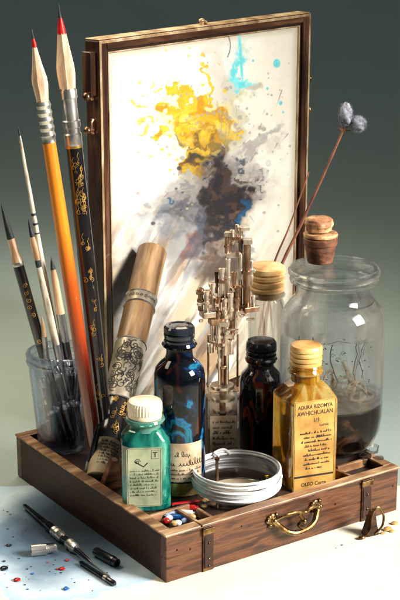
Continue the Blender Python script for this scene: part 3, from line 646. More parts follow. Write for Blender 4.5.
# --- square vial with the brass mechanism
P = at(222, 463, ZF); k = ppc(P + Vector((0, 0, 5))); VP = P
zt = lambda y: aty(222, y, VP.y).z - VP.z
vial = thing('glass_vial', P, 'narrow clear glass vial with a tan handwritten label holding the metal mechanism', 'vial', rz=R(4))
vw = 15.5 / k
def sqr(h, z): return oct_ring(h, h, .15, z)
MB().loft([sqr(vw, .02), sqr(vw, zt(387)), sqr(vw - .12, zt(387)), sqr(vw - .12, .3)]).build('vial_glass', M['vialglass'], vial)
MB().loft([sqr(vw - .14, .32), sqr(vw - .14, zt(424))]).build('powder', M['amber'], vial)
lab = panel(-vw * .86, vw * .86, zt(459), zt(410), .08, -vw - .03, .02).build('label', M['label'], vial)
mb = MB(); f = lambda x, y: (x, -vw - .038, y)
for i in range(8): scrawl(mb, -vw * .7, vw * random.uniform(.4, .75), zt(417 + i * 5.4), .27, .045, f)
mb.build('writing', M['ink'], lab)

mech = thing('metal_mechanism', P + Vector((0, 0, .32)), 'intricate bronze and nickel cluster of rods, tubes and plates rising from the vial', 'mechanism', rz=R(4))
zm = lambda y: aty(222, y, VP.y).z - VP.z - .32
rm = random.Random(11)
def xx(px): return (px - 222) / k
def rod(x, y0, y1, w_, d=0, mat='nickel', cap=True, nm='rod'):
    r = w_ / 2 / k; z1, z0 = zm(y0), zm(y1); cx = xx(x); mb = MB()
    pf = [(r, z0), (r, z1)] if not cap else [(r, z0), (r, z1 - .3), (r * 1.25, z1 - .29), (r * 1.3, z1 - .05), (r * 1.05, z1), (r * .6, z1 + .01), (r * .6, z1 - .1)]
    if y1 - y0 > 16:
        zc = z0 + (z1 - z0) * rm.uniform(.3, .6); pf = pf[:1] + [(r, zc - .12), (r * 1.4, zc - .11), (r * 1.4, zc + .11), (r, zc + .12)] + pf[1:]
    mb.lathe(pf, 16, (cx, d)); return mb.build(nm, M[mat], mech)
def plate(x, y, w_, h_, d=0, dd=.5, mat='nickel', rot=0):
    MB().box((xx(x), d, zm(y)), (w_ / k, dd, h_ / k), rot).build('plate', M[mat], mech, .035)
def bar(pts, w_, mat='nickel', nm='bent_rod'):
    MB().tube([(xx(a), d, zm(b)) for a, b, d in pts], w_ / 2 / k, 8).build(nm, M[mat], mech)
# stem down inside the vial
rod(222, 326, 452, 6.5, 0, 'bronze', nm='stem'); rod(218.5, 330, 384, 3, -.35); rod(226.5, 322, 392, 3.4, -.3, 'nickel')
for y, r_ in ((352, 5.5), (366, 6.5), (386, 12), (397, 12.5), (409, 10)):
    MB().lathe([(r_ / k * .96, zm(y + 1.6)), (r_ / k, zm(y + 1.2)), (r_ / k, zm(y - 1.2)), (r_ / k * .96, zm(y - 1.6))], 32).build('collar', M['nickel' if y > 370 else 'bronze'], mech)
# outer cage
for x in (207.5, 236.5): bar([(x, 385, -.4), (x, 336, -.4), (x, 333, -.4)], 2.2, 'bronze')
bar([(207.5, 334, -.4), (214, 333, -.4), (236.5, 331, -.4)], 2.4)
rod(210, 340, 350, 6, -.5); rod(230, 338, 352, 5, -.5)
# lower cluster
rod(212, 322, 338, 5.5, -.5); rod(217, 316, 346, 6.5, -.75); rod(224, 312, 352, 7, -.6, 'nickel'); rod(230.5, 318, 345, 5, -.4, 'bronze'); rod(234.5, 298, 332, 4.4, .1)
plate(206.5, 311.5, 13, 5.5, -.5, 1.0, 'nickel', .3); plate(214, 318, 12, 6, -.7, .9, 'bronze', .2); plate(223, 320, 10, 5, -.8, .8, 'nickel', -.2); plate(227, 333, 9, 4.5, -.6, .7); plate(219, 341, 9, 4, -.7, .6, 'bronze')
# left tubes
rod(200, 287, 309, 5.2, -.2, 'bronze'); rod(205.5, 289, 311, 5.5, -.4); rod(211.5, 282, 312, 5.6, -.2, 'nickel'); rod(217, 296, 318, 5, -.5, 'bronze')
plate(203, 291, 15, 3, -.2, .6, 'bronze')
# right platform
plate(248, 308, 16, 5, -.1, 1.1, 'bronze', .35); plate(240, 311, 12, 4.5, -.3, .9, 'nickel', .1); rod(229, 291, 318, 5.4, -.5); rod(223, 296, 316, 4.8, -.6, 'nickel'); rod(236, 286, 312, 5, -.3, 'bronze'); rod(252, 296, 309, 3.4, 0, 'nickel')
# tall tubes
rod(245.5, 240, 306, 7.2, .1, 'bronze'); rod(239.5, 228, 314, 4.6, .35, 'nickel'); rod(221, 268, 302, 5.2, 0, 'nickel'); rod(227, 258, 306, 4.2, -.1); rod(233, 272, 304, 4.4, .1, 'bronze'); rod(216, 272, 300, 3.2, .2, 'bronze')
bar([(226.5, 300, .15), (226.5, 257, .15), (227.5, 255, .15), (238, 253.5, .15), (239.5, 255, .15), (239.5, 280, .15)], 4.2)
plate(231.5, 255.5, 13, 4, .1, .55, 'nickel'); plate(246, 242, 9, 4.5, .1, .7, 'nickel'); plate(243, 229.5, 9, 4, .3, .6, 'nickel', .2); plate(228, 234.5, 8, 4, .2, .6, 'nickel', -.2); plate(233, 239, 9, 3.5, .3, .6, 'bronze')
rod(226, 233, 254, 4.4, .2, 'bronze'); rod(231.5, 231, 250, 4, .35, 'nickel'); rod(236, 226, 244, 3, .4, 'nickel'); rod(250.5, 262, 286, 3, .3, 'nickel'); plate(251, 272, 6, 3, .2, .4); plate(222, 281, 9, 3.4, 0, .6, 'bronze'); plate(234, 289, 9, 3.6, 0, .7, 'nickel', .2)
for i in range(14):
    a = rm.uniform(198, 252); b_ = rm.uniform(286, 350)
    if b_ > 326 and not 210 < a < 236: continue
    MB().lathe([(.13, -.12), (.17, -.1), (.17, .1), (.1, .12), (.1, .05)], 6, (0, 0)).build('nut', M['nickel'], mech).location = (xx(a) * S, -.011, zm(b_) * S)
for a, b_, l in ((200, 300, 9), (248, 316, 8), (232, 326, 9), (212, 306, 7)):
    o = MB().lathe([(.09, -l / 2 / k), (.09, l / 2 / k)], 10).build('cross_pin', M['nickel'], mech); o.rotation_euler = (R(20), R(80), 0); o.location = (xx(a) * S, -.009, zm(b_) * S)

# --- big jar
deck = at(329.5, 446, ZR)
JP = Vector((deck.x, deck.y, ZR + .004)); kj = ppc(JP + Vector((0, 0, 5)))
# block the jar stands on
jx, jy = tl(JP)
MB().box((jx - .4, jy - .2, (zf + zr) / 2 - .002), (5.0, 4.4, zr - zf - .004), 0).build('jar_ledge', M['inside'], tray, .04)
jar = thing('glass_jar', JP, 'large round clear glass jar with wide ringed mouth and dark liquid inside', 'jar')
pj = prof_px(329.5, JP, [(28, 446), (36, 444.5), (44, 438), (49.5, 426), (51.2, 412), (51.4, 400), (51.5, 330), (51, 318), (48, 308), (42, 300), (37.5, 295.5), (36.5, 291), (36.5, 284), (39, 282), (43, 280.5), (43.5, 278.5), (41, 276.5), (42.5, 274.5), (45, 272.5), (45, 270), (43, 268), (41, 268)])
th = .2
inner = [(r - th, z) for r, z in pj[::-1] if r > 24 / kj and z > max(pj[1][1], .55)]
ip = inner + [(30 / kj, .38), (12 / kj, .3)]
shell = MB(); shell.lathe(pj + ip + [(0.001, .3)], 96, cap=False); shell.lathe([(.0009, .0), (28 / kj, .0)], 96, cap=False)
shell.build('jar_glass', M['glass'], jar)
zj = lambda y: aty(329.5, y, JP.y).z - JP.z
zliq = zj(397)
lq = [(r - .19, z) for r, z in pj if r > 25 / kj and z < zliq and r < 60 / kj]
lq = [(0.01, .29), (28 / kj, .37)] + [(r, max(z, .45)) for r, z in lq if z > .3] + [(51.3 / kj - .19, zliq)]
MB().lathe(lq, 96, cap=False).build('liquid', M['darkliquid'], jar)
MB().lathe([(51.3 / kj - .195, zliq + .001), (49 / kj - .2, zliq - .06), (30 / kj, zliq - .1), (.001, zliq - .1)], 96, cap=False).build('liquid_surface', M['milk'], jar)
MB().lathe([(r_, zj(268) + dz) for r_, dz in ((.01, .02), (40 / kj, .02), (43 / kj, .05), (43 / kj, .13), (40 / kj, .16), (.01, .16))], 72).build('lid', M['vialglass'], jar, label='flat glass disc closing the mouth')
LIDZ = JP.z + zj(268) + .165
# etched marks on the jar wall
mb = MB(); f = cyl_map(51.5 / kj, outward(JP) + .05, .01)
rr_ = random.Random(3)
for cx_ in (-2.9, -1.7, -.2, 1.7, 2.5):
    zz = zj(rr_.uniform(322, 332)); x = cx_
    pts = [(x, zz)]
    for i in range(7): x += rr_.uniform(-.22, .22); zz -= rr_.uniform(.3, .6); pts.append((x, zz))
    ribbon(mb, pts, .075, f)
    if cx_ > 0: ribbon(mb, [(a + .22, b_ + .1) for a, b_ in pts[:6]], .04, f)
    for i in range(3): swirl(mb, x + rr_.uniform(-.5, .5), zz + rr_.uniform(.5, 3), .18, .035, f, 1.2)
for i in range(44):
    a, b_ = rr_.uniform(-3, 3.2), zj(rr_.uniform(322, 372)); ribbon(mb, [(a, b_), (a + rr_.uniform(.08, .25), b_ + rr_.uniform(-.15, .15))], .08, f)
ribbon(mb, [(-.6, zj(328)), (.2, zj(325)), (1.2, zj(327))], .04, f)
mb.build('etching', M['etch'], jar)
# corks stacked on the lid
CP = at(320, 262, LIDZ)
c1 = thing('tapered_cork', CP, 'tapered dark cork stopper standing on the glass lid of the jar', 'cork', 'corks stacked on the big jar')
MB().lathe(prof_px(323, CP, [(12, 262), (13, 261), (15.2, 248), (15.6, 244), (17, 243.5), (17.4, 238), (16, 236.8), (0, 236.5)]), 40, wob=.02).build('cork_body', M['corkdark'], c1)
MB().lathe(prof_px(323, CP, [(14, 236.4), (17.2, 236), (17.6, 234), (16.6, 232.6), (0, 232.2)]), 40, wob=.02).build('cork_top', M['cork'], c1)
z1_ = aty(323, 232.2, CP.y).z + .003
C2 = Vector((CP.x - .15, CP.y, z1_)); 
c2 = thing('cork_stub', C2, 'rough irregular cork stub balanced on top of the tapered cork', 'cork', 'corks stacked on the big jar')
MB().lathe(prof_px(321, C2, [(10, 232), (13, 230.5), (12.4, 227), (14, 225.5), (14.4, 222), (12.8, 220.5), (13.4, 219), (12, 217), (0, 216.4)]), 28, wob=.05, rad=lambda a, z: 1 + .06 * math.sin(2 * a + 1) + .04 * math.sin(5 * a + z * 3)).build('cork_body', M['cork'], c2, sub=1)

fm_, fnt, fb_ = newmat('cloudy_film'); fb_.inputs['Base Color'].default_value = (.88, .85, .72, 1); fb_.inputs['Roughness'].default_value = .6
ft_ = N(fnt, 'ShaderNodeBsdfTransparent'); fx_ = N(fnt, 'ShaderNodeMixShader'); fz_ = N(fnt, 'ShaderNodeTexNoise'); fz_.inputs['Scale'].default_value = 22; fz_.inputs['Detail'].default_value = 5
fc_ = N(fnt, 'ShaderNodeTexCoord'); fnt.links.new(fc_.outputs['Object'], fz_.inputs['Vector']); fr_ = N(fnt, 'ShaderNodeMapRange'); fr_.inputs['From Min'].default_value = .3; fr_.inputs['From Max'].default_value = .7
fr_.inputs['To Min'].default_value = .14; fr_.inputs['To Max'].default_value = .5; fnt.links.new(fz_.outputs['Fac'], fr_.inputs[0]); fnt.links.new(fr_.outputs[0], fx_.inputs[0])
fnt.links.new(ft_.outputs[0], fx_.inputs[1]); fnt.links.new(fb_.outputs[0], fx_.inputs[2]); fnt.links.new(fx_.outputs[0], fnt.nodes['Material Output'].inputs[0])
film = [(r - .25, z) for r, z in pj if zliq + .1 < z < zj(297) and r > 42 / kj]
MB().lathe(film, 96, cap=False).build('cloudy_layer', fm_, jar)  # mottled cloudy layer inside the jar wall above the liquid

# twine and paddle inside the jar
ZL = JP.z + zliq
tp = at(348, 400, ZL)
tw_ = thing('twine_knot', tp, 'loose knot of pale twine on the dark liquid inside the jar', 'twine')
def loop(cx, cy, cz, rx, rz_, a, n=24, yaw=0):
    return [(cx + rx * math.cos(t) * math.cos(yaw), cy + rx * math.cos(t) * math.sin(yaw) + .3 * math.sin(2 * t), cz + rz_ * math.sin(t + a) + rz_) for t in [i / n * 6.283 for i in range(n)]]
mb = MB()
mb.tube(loop(-.6, -.2, .02, 1.0, .95, .2), .15, 8, True); mb.tube(loop(.5, -.3, .02, .95, .8, -.2, yaw=.5), .15, 8, True)
mb.tube(loop(.1, .4, .02, 1.9, .35, 0, yaw=-.2), .12, 8, True); mb.tube(loop(-1.7, .2, .02, .8, 1.1, .5, yaw=.8), .12, 8, True)
mb.tube(smooth_path([(.15, -.4, 1.5), (-.1, -.3, 2.2), (-.45, -.2, 3.3)]), [.16] * 13, 8); mb.tube(smooth_path([(.15, -.4, 1.5), (.5, -.2, 2.1), (.35, 0, 2.9)]), .06, 8)
mb.ball((.15, -.4, 1.5), .2, n=12, wob=.1); mb.tube(smooth_path([(.15, -.4, 1.5), (1.0, -.3, 1.1), (1.6, 0, .2)]), .07, 8)
mb.build('twine', M['twine'], tw_)
pp_ = at(331, 407, ZL)
o, Ln = axis_thing('white_paddle', pp_, aty(318, 365, pp_.y + .8), 'small white curled paddle leaning inside the jar', 'paddle')
MB().tube([(0, 0, 0.05), (0, 0, .5), (0, 0, 1.4), (0, 0, Ln * .6), (.2, 0, Ln * .85), (.5, 0, Ln)], [.12, .34, .36, .14, .11, .1], 12).build('paddle_blade', M['beadwhite'], o)
# crystal stopper in the right compartment
kp = at(369, 465, ZF + .02)
o = thing('crystal_stopper', kp, 'clear faceted crystal stopper lying in the right end compartment', 'stopper')
mb = MB(); 
for c_, r_ in (((-.3, 0, .6), .6), ((.35, .15, 1.3), .46), ((.75, -.3, .5), .48)): mb.ball(c_, r_, n=7, wob=.12)
q_ = mb.build('facets', M['crystal'], o); q_.data.polygons.foreach_set('use_smooth', [False] * len(q_.data.polygons))

# ================================================================== WIRE DISH
P = tw(8.8, 3.98, ZF); k = ppc(P + Vector((0, 0, 2)))
dish = thing('glass_dish', P, 'low round glass dish wound with white wire at the tray front', 'dish')
r0 = 44 / k; HD = aty(240, 467, P.y).z - P.z
MB().lathe([(.001, 0), (r0 * .90, .0), (r0 * .95, .08), (r0 * .95, HD * .85), (r0 * .92, HD * .88), (r0 * .9, HD * .85), (r0 * .9, .15), (.001, .15)], 72, cap=False).build('dish_body', M['glass'], dish)
mb = MB(); rw = random.Random(2)
loops = [(r0 * .97, HD * .38), (r0 * 1.0, HD * .41), (r0 * .98, HD * .49), (r0 * 1.01, HD * .58), (r0 * .97, HD * .66), (r0 * .97, HD * .45), (r0 * 1.01, HD * .53), (r0 * .98, HD * .62), (r0 * 1.02, HD * .70), (r0 * .97, HD * .80), (r0 * 1.0, HD * .89), (r0 * .99, HD * .99), (r0 * .95, HD * .93), (r0 * .94, HD * .75)]
pts = []
for i, (r_, z) in enumerate(loops):
    ph = rw.uniform(0, 6.28); tilt = rw.uniform(.02, .1); nxt = loops[min(i + 1, len(loops) - 1)]
    for j in range(48):
        t = j / 48; a = t * 6.283; e_ = sstep(.8, 1, t)
        rr2 = r_ + (nxt[0] - r_) * e_; zz = z + (nxt[1] - z) * e_; m_ = math.sin(math.pi * t)
        pts.append(((rr2 + .04 * math.sin(3 * a + ph) * m_) * math.cos(a), (rr2 + .04 * math.sin(3 * a + ph) * m_) * math.sin(a), zz + tilt * math.sin(a + ph) * m_))
coil = thing('wire_coil', P + Vector((0, 0, 0.0)), 'coil of glossy white wire wound round the low glass dish', 'wire')
MB().tube(pts, .085, 8).build('wound_wire', M['wire'], coil)
mb = MB().tube(smooth_path([(-.4, r0 * .9, HD * .9), (-.9, r0 * .95, HD * 1.05), (-1.6, r0 * .8, HD * 1.02), (-1.3, r0 * .7, HD * .95)]), .1, 8)
mb.build('wire_end', M['wire'], coil)
o = thing('ink_spindle', P + Vector((-1.45, 1.0, .16)), 'short dark spindle standing inside the wire-wound dish', 'spindle')
MB().lathe([(.3, 0), (.3, .2), (.14, .25), (.12, HD * .95), (.2, HD), (.2, HD + .15), (0, HD + .18)], 16).build('spindle_shaft', M['bronze'], o)
o = thing('round_card', P + Vector((.1, .1, .16)), 'round tan card lying flat in the bottom of the wire dish', 'card', rz=.4)
MB().lathe([(r0 * .72, .02), (r0 * .72, .1)], 40).build('card_sheet', M['label'], o, .02)
for i, (px, py) in enumerate(((206, 502), (213, 506), (204, 508))):
    q_ = at(px, py, ZF + .02)
    tag(MB().ball((0, 0, .16), .26, 1, .8, .6, 8, .1).build('amber_stone', M['amberstone']), ['rough yellow stone left of the wire dish at the tray front, nearest the dish', 'rough yellow stone beside the strap gap at the tray front', 'rough yellow stone wedged between divider and wire dish'][i], 'stone', 'yellow stones by the wire dish').location = q_ * S

# ================================================================== BRUSH JAR
P = tw(2.8, LY - 2.85, ZF + .01); kq = ppc(P + Vector((0, 0, 4))); BJ = P
bj = thing('brush_jar', P, 'clear bluish glass jar full of paintbrushes in the tray corner', 'jar')
print('BJ', P, ppc(P)); pf = prof_px(66, P, [(21, 450), (24, 449), (25.5, 445), (27, 430), (31, 385), (32.6, 368), (32.4, 363), (34.4, 361.5), (35, 359.5), (33.6, 357.5), (33.8, 356), (35, 354.5), (35, 352), (34, 350.5), (32.5, 350)])
inn = [(r - .16, z) for r, z in pf[::-1] if z > .4] + [(20 / kq, .3), (.001, .26)]
bq = MB(); bq.lathe(pf + inn, 72, cap=False, c=(0, 0)); bq.lathe([(.0009, 0), (21 / kq, 0)], 72, cap=False); bq.build('jar_glass', M['glassblue'], bj)
MB().lathe([(.01, .32), (19 / kq, .34), (23 / kq - .1, .7), (25.4 / kq - .1, 1.5), (.01, 1.52)], 40, cap=False).build('rinse_water', M['glassblue'], bj, label='shallow dirty rinse water')

def lean(name, p0, p1, label, cat, dz=0, y0=None, y1=None, group=None, spin=0):
    P0 = p0; P1 = p1; return axis_thing(name, P0, P1, label, cat, group, spin)
def facing(o, v=(.2, -1, .3)):
    q = o.rotation_quaternion.inverted() @ Vector(v); return math.atan2(q.y, q.x)
def stick(o, Ln, items):                     # items: (part, mat, [(fraction from top, r px)...])
    kk = 14.0; out = []
    for nm, mt, pr in items:
        pr2 = [(r / kk, Ln * (1 - f_)) for f_, r in pr][::-1]
        out.append(MB().lathe(pr2, 8 if nm == 'sharpened_wood' else 28).build(nm, M[mt], o))
    return out
YJ = BJ.y; zb0 = BJ.z + .36
def inb(px, dy=0):  # point on the jar's inner bottom
    q = aty(px - 2, 446, YJ + dy); q.z = zb0; return q
G = 'paintbrushes in the glass jar'
# 1 black lacquer brush
o, Ln = lean('paintbrush', inb(70), aty(1, 204, YJ + .2), 'black lacquered paintbrush with gold script, leaning farthest left in the jar', 'paintbrush', group=G)
stick(o, Ln, [('bristle', 'hair', [(0, .3), (.03, 1.6), (.08, 3), (.14, 4.2)]), ('wooden_collar', 'tanwood', [(.14, 4.2), (.2, 4.4), (.225, 5.6), (.235, 6)]), ('ferrule', 'silver', [(.235, 6.2), (.243, 6.5), (.25, 6.2)]), ('handle', 'black', [(.25, 6), (.5, 6), (.8, 5), (1, 3)])])
mb = MB(); f = cyl_map(6 / 14, facing(o), .012)
for i, fr in enumerate((.33, .36, .39, .42, .45, .56)):
    swirl(mb, .05 * (-1) ** i, Ln * (1 - fr), .2, .05, f, 1.3, i * 1.1, (-1) ** i); ribbon(mb, [(-.2, Ln * (1 - fr)), (.2, Ln * (1 - fr) + .25)], .05, f)
mb.build('gold_script', M['gold'], o)
# 2 thin
o, Ln = lean('paintbrush', inb(76, .6), aty(17.5, 124, YJ + .5), 'very thin tall pale paintbrush with black point and dark rings', 'paintbrush', group=G)
stick(o, Ln, [('bristle', 'hair', [(0, .2), (.02, .9), (.035, 1.2)]), ('ferrule', 'silver', [(.035, 1.5), (.05, 1.7)]), ('handle', 'paleshaft', [(.05, 1.5), (.2, 2.2), (.45, 3), (.6, 3.3), (1, 3)]), ('ring', 'hair', [(.27, 2.8), (.277, 2.9)]), ('ring', 'hair', [(.30, 2.9), (.306, 3)]), ('ring', 'hair', [(.33, 3), (.334, 3.1)])])
# 3
o, Ln = lean('paintbrush', inb(80, -.5), aty(28, 218, YJ - .2), 'medium paintbrush with dark pointed bristle, tan collar and pale speckled shaft', 'paintbrush', group=G)
stick(o, Ln, [('bristle', 'hair', [(0, .2), (.04, 1.8), (.08, 2.6)]), ('wooden_collar', 'tanwood', [(.08, 2.6), (.11, 3.6), (.16, 3.4), (.18, 2.8)]), ('ferrule', 'hair', [(.18, 3), (.2, 3.1), (.21, 2.9)]), ('handle', 'paleshaft', [(.21, 3), (.38, 4), (.5, 4.2), (.55, 4)]), ('handle_end', 'greyferrule', [(.55, 4.1), (.8, 4), (1, 3)])])
# 4
o, Ln = lean('paintbrush', inb(84, .2), aty(51, 257, YJ + .1), 'short paintbrush with dark tip, tan shaft and grey ferrule, rightmost in the jar', 'paintbrush', group=G)
stick(o, Ln, [('bristle', 'hair', [(0, .2), (.03, 1.8), (.065, 3)]), ('wooden_collar', 'tanwood', [(.065, 2.8), (.12, 3.8), (.28, 4.6), (.3, 4.8)]), ('ferrule', 'greyferrule', [(.3, 5), (.36, 5.2), (.45, 5)]), ('handle', 'black', [(.45, 4.6), (.8, 4.4), (1, 3)])])
# 5, 6
o, Ln = lean('paintbrush', inb(58, -.6), aty(42, 317, YJ - .9), 'stubby pale brush barely rising above the jar mouth', 'paintbrush', group=G)
stick(o, Ln, [('bristle', 'tanwood', [(0, .4), (.06, 2.2), (.15, 2.6)]), ('ferrule', 'greyferrule', [(.15, 3), (.4, 3.2)]), ('handle', 'black', [(.4, 3.6), (1, 3.2)])])
o, Ln = lean('paintbrush', inb(60, .9), aty(62, 309, YJ + 1.2), 'grey ferruled brush standing upright at the back of the jar', 'paintbrush', group=G)
stick(o, Ln, [('bristle', 'hair', [(0, .4), (.06, 2.2)]), ('ferrule', 'greyferrule', [(.06, 3), (.4, 4.0)]), ('handle', 'black', [(.4, 4.4), (1, 3.2)])])
# dark handles only seen inside the jar
for i, (xa, xb, yb, dy) in enumerate(((66, 42, 378, -1.0), (72, 48, 372, -.7), (78, 56, 366, -1.1), (80, 66, 362, -.6), (62, 72, 366, .8), (75, 80, 364, -.3), (54, 46, 398, -.4))):
    o, Ln = lean('dark_stick', inb(xa, dy), aty(xb, yb, YJ + dy * .9), ['dark stick with a silver end inside the jar, lowest on the left', 'dark stick inside the jar second from the left', 'dark stick inside the jar at its middle, nearest the glass', 'dark stick inside the jar right of the middle', 'dark stick at the back of the jar', 'dark stick farthest right in the jar', 'shortest dark stick low in the left of the jar'][i], 'stick', group='dark sticks inside the brush jar')
    stick(o, Ln, [('stick_end', 'silver', [(0, 2.4), (.02, 3.2), (.13, 3.2)]), ('shaft', 'black', [(.13, 3.6), (.6, 4), (1, 3)])])
    MB().lathe([(.3, Ln * .5), (.32, Ln * .51), (.32, Ln * .54), (.3, Ln * .55)], 16).build('band', M['silver'], o)

# ================================================================== LARGE PENCILS
def pencil(x0, y0, x1, y1, Y0, Y1, ztip, body, label, spec):
    P0 = aty(x1, y1, Y0); P0.z = ZF + .02; P1 = aty(x0, y0, Y1)
    o, Ln = axis_thing('artist_pencil', P0, P1, label, 'pencil', 'tall artist pencils leaning in the tray'); stick(o, Ln, spec); return o, Ln
Yp = at(98, 470, ZF).y
o, Ln = pencil(31.5, 28, 99, 470, Yp, Yp + .6, 0, 'orange', 'tall orange pencil with red tip and ringed silver ferrule',
    [('lead', 'hair', [(0, .2), (.022, 1.4)]), ('coloured_core', 'red', [(.022, 1.4), (.034, 2.4), (.042, 2.2)]), ('sharpened_wood', 'lightwood', [(.04, 2.3), (.075, 5), (.105, 8), (.118, 8.2), (.155, 6.2)]),
     ('ferrule', 'silver', [(.155, 6.6)] + [(.155 + .008 * i, 6.6 + 1.3 * (i % 2) + i * .03) for i in range(1, 11)] + [(.243, 7.4)]), ('shaft', 'pencilpaint', [(.243, 6.8), (.4, 7.4), (.56, 7.6), (1, 7.4)])])
Yp2 = at(108, 462, ZF).y
o, Ln = pencil(58.5, 4, 108, 463, Yp2, Yp2 - .2, 0, 'black', 'tallest black pencil with red tip, silver ferrule and gold ornament',
    [('lead', 'hair', [(0, .3), (.028, 2)]), ('coloured_core', 'red', [(.028, 2.1), (.05, 4), (.06, 4.4)]), ('sharpened_wood', 'lightwood', [(.058, 4.4), (.09, 6.6), (.125, 9), (.14, 9.2), (.172, 8)]),
     ('ferrule', 'silver', [(.17, 7.8), (.175, 9), (.19, 9), (.192, 7.8), (.235, 7.8), (.237, 9.2), (.25, 9.2), (.252, 8), (.262, 8), (.265, 9.3), (.285, 9), (.288, 8.6)]), ('gold_band', 'gold', [(.288, 9), (.293, 9)]), ('shaft', 'black', [(.293, 8.6), (.6, 9.2), (1, 9)])])
mb = MB(); rr_ = random.Random(8); f = cyl_map(9.2 / 14, facing(o), .02)
for zf_, n_, sz in ((.33, 5, .24), (.36, 7, .3), (.40, 8, .34), (.43, 6, .26), (.50, 4, .2), (.57, 5, .24), (.63, 3, .18), (.69, 4, .22), (.76, 3, .2), (.84, 3, .2)):
    for i in range(n_):
        z = Ln * (1 - zf_) + rr_.uniform(-.5, .5); x = rr_.uniform(-.32, .32)
        swirl(mb, x, z, rr_.uniform(.5, 1) * sz, rr_.uniform(.03, .07), f, rr_.uniform(.7, 1.5), rr_.uniform(0, 6), rr_.choice((-1, 1)))
        if i % 2: ribbon(mb, [(x - .1, z), (x + .05, z + .3), (x - .05, z + .55), (x + .1, z + .8)], .05, f)
mb.build('gold_ornament', M['gold'], o)

# ================================================================== ORNATE TUBE
B0 = at(100, 482, ZF + .05); uT, hT = onframe(152, 252, 0)
P1 = base + fd * uT + fn * 1.9; P1.z = 0
P1 = Vector((P1.x, P1.y, 0)); P1 = aty(152, 252, P1.y)
o, Ln = axis_thing('ornate_tube', B0 + Vector((0, .0, .25)), P1, 'brown card tube with engraved silver bands leaning against the canvas', 'tube')
kk = ppc((B0 + P1) / 2); a = lambda px: px / kk
def tp_(f0, f1, r0_, r1_, nm, mt, lip=0):
    pr = [(a(r0_) + lip, Ln * (1 - f0)), (a(r1_) + lip, Ln * (1 - f1))][::-1]
    if f0 == 0: pr += [(a(r0_) - .12, Ln), (a(r0_) - .14, Ln - 1.2), (.01, Ln - 1.2)]
    return MB().lathe(pr, 48).build(nm, M[mt], o)
tp_(0, .225, 15.6, 15.6, 'card_sleeve', 'kraft'); tp_(.225, .27, 15.8, 15.8, 'silver_band', 'sleeve', .03); tp_(.27, .44, 15.6, 15.4, 'card_sleeve', 'kraft')
sb = tp_(.44, .69, 15.6, 15, 'engraved_sleeve', 'sleeve', .02); tp_(.69, .86, 14.2, 13.6, 'black_sleeve', 'black'); tp_(.86, 1, 13.6, 13, 'label_sleeve', 'label', .02)
for fr, rr3 in ((.225, 16.2), (.27, 16.2), (.44, 16), (.69, 15.4)):
    MB().lathe([(a(rr3), Ln * (1 - fr) - .07), (a(rr3) + .06, Ln * (1 - fr)), (a(rr3), Ln * (1 - fr) + .07)], 48).build('bead_ring', M['silver'], o)
rr_ = random.Random(21)
# direction of the front on this tilted tube
q = o.rotation_quaternion.inverted() @ Vector((.25, -1, .3)); fa = math.atan2(q.y, q.x)
f = cyl_map(0, fa, .03, lambda z: a(15.0 + (z / Ln - .31) / .25 * .6) + .02); mb = MB()
for i in range(46):
    x = rr_.uniform(-1.4, 1.4); z = Ln * rr_.uniform(.33, .54)
    swirl(mb, x, z, rr_.uniform(.18, .5), rr_.uniform(.04, .08), f, rr_.uniform(.8, 2), rr_.uniform(0, 6), rr_.choice((-1, 1)))
for i in range(18):
    x = rr_.uniform(-1.3, 1.2); z = Ln * rr_.uniform(.33, .53); ribbon(mb, [(x, z), (x + .15, z + .25), (x + rr_.uniform(-.2, .4), z + .6)], .09, f)
pts = [(.35 + .55 * math.cos(t), Ln * .49 + .85 * math.sin(t)) for t in [i / 20 * 6.283 for i in range(21)]]; ribbon(mb, pts, .07, f)
mb.build('engraving', M['engrave'], sb)
mb = MB(); f2 = cyl_map(a(15.8) + .03, fa, .02)
for i in range(9): swirl(mb, -1.4 + i * .35, Ln * .7525, .16, .05, f2, 1.2, i)
mb.build('band_engraving', M['engrave'], o)
mb = MB(); f3 = cyl_map(a(14.4), fa, .02)
for i in range(14):
    x = rr_.uniform(-.8, .8); z = Ln * rr_.uniform(.16, .30); swirl(mb, x, z, rr_.uniform(.12, .28), .055, f3, 1.2, rr_.uniform(0, 6)); ribbon(mb, [(x, z), (x + .2, z + .3), (x + .1, z + .55)], .06, f3)
mb.build('gold_ornament', M['gold'], o)
mb = MB(); f4 = cyl_map(a(13.6) + .02, fa, .02)
for i in range(8): scrawl(mb, -.8, .8, Ln * .12 - i * .27, .18, .04, f4)
mb.build('writing', M['ink'], o)
# thin silver pipe beside it
p0 = at(87, 477, ZF + .05); o, Ln = axis_thing('silver_pipe', p0 + Vector((0, 0, .1)), aty(99, 425, p0.y + .6), 'thin dull silver pipe leaning beside the ornate tube', 'pipe')
stick(o, Ln, [('pipe_shaft', 'gun', [(0, 3), (.3, 3.4), (.9, 3.8)]), ('pipe_foot', 'silver', [(.72, 4.3), (1, 4.6)])])
# wooden wedge
p0 = at(110, 488, ZF + .01); o = thing('wooden_wedge', p0, 'small brown wooden wedge standing left of the teal bottle', 'wedge', rz=R(30))
MB().loft([[(-.9, -.35, 0), (.9, -.35, 0), (.9, .35, 0), (-.9, .35, 0)], [(.1, -.3, 2.3), (.6, -.3, 2.3), (.6, .3, 2.3), (.1, .3, 2.3)]]).build('wedge_block', M['wood'], o, .08)

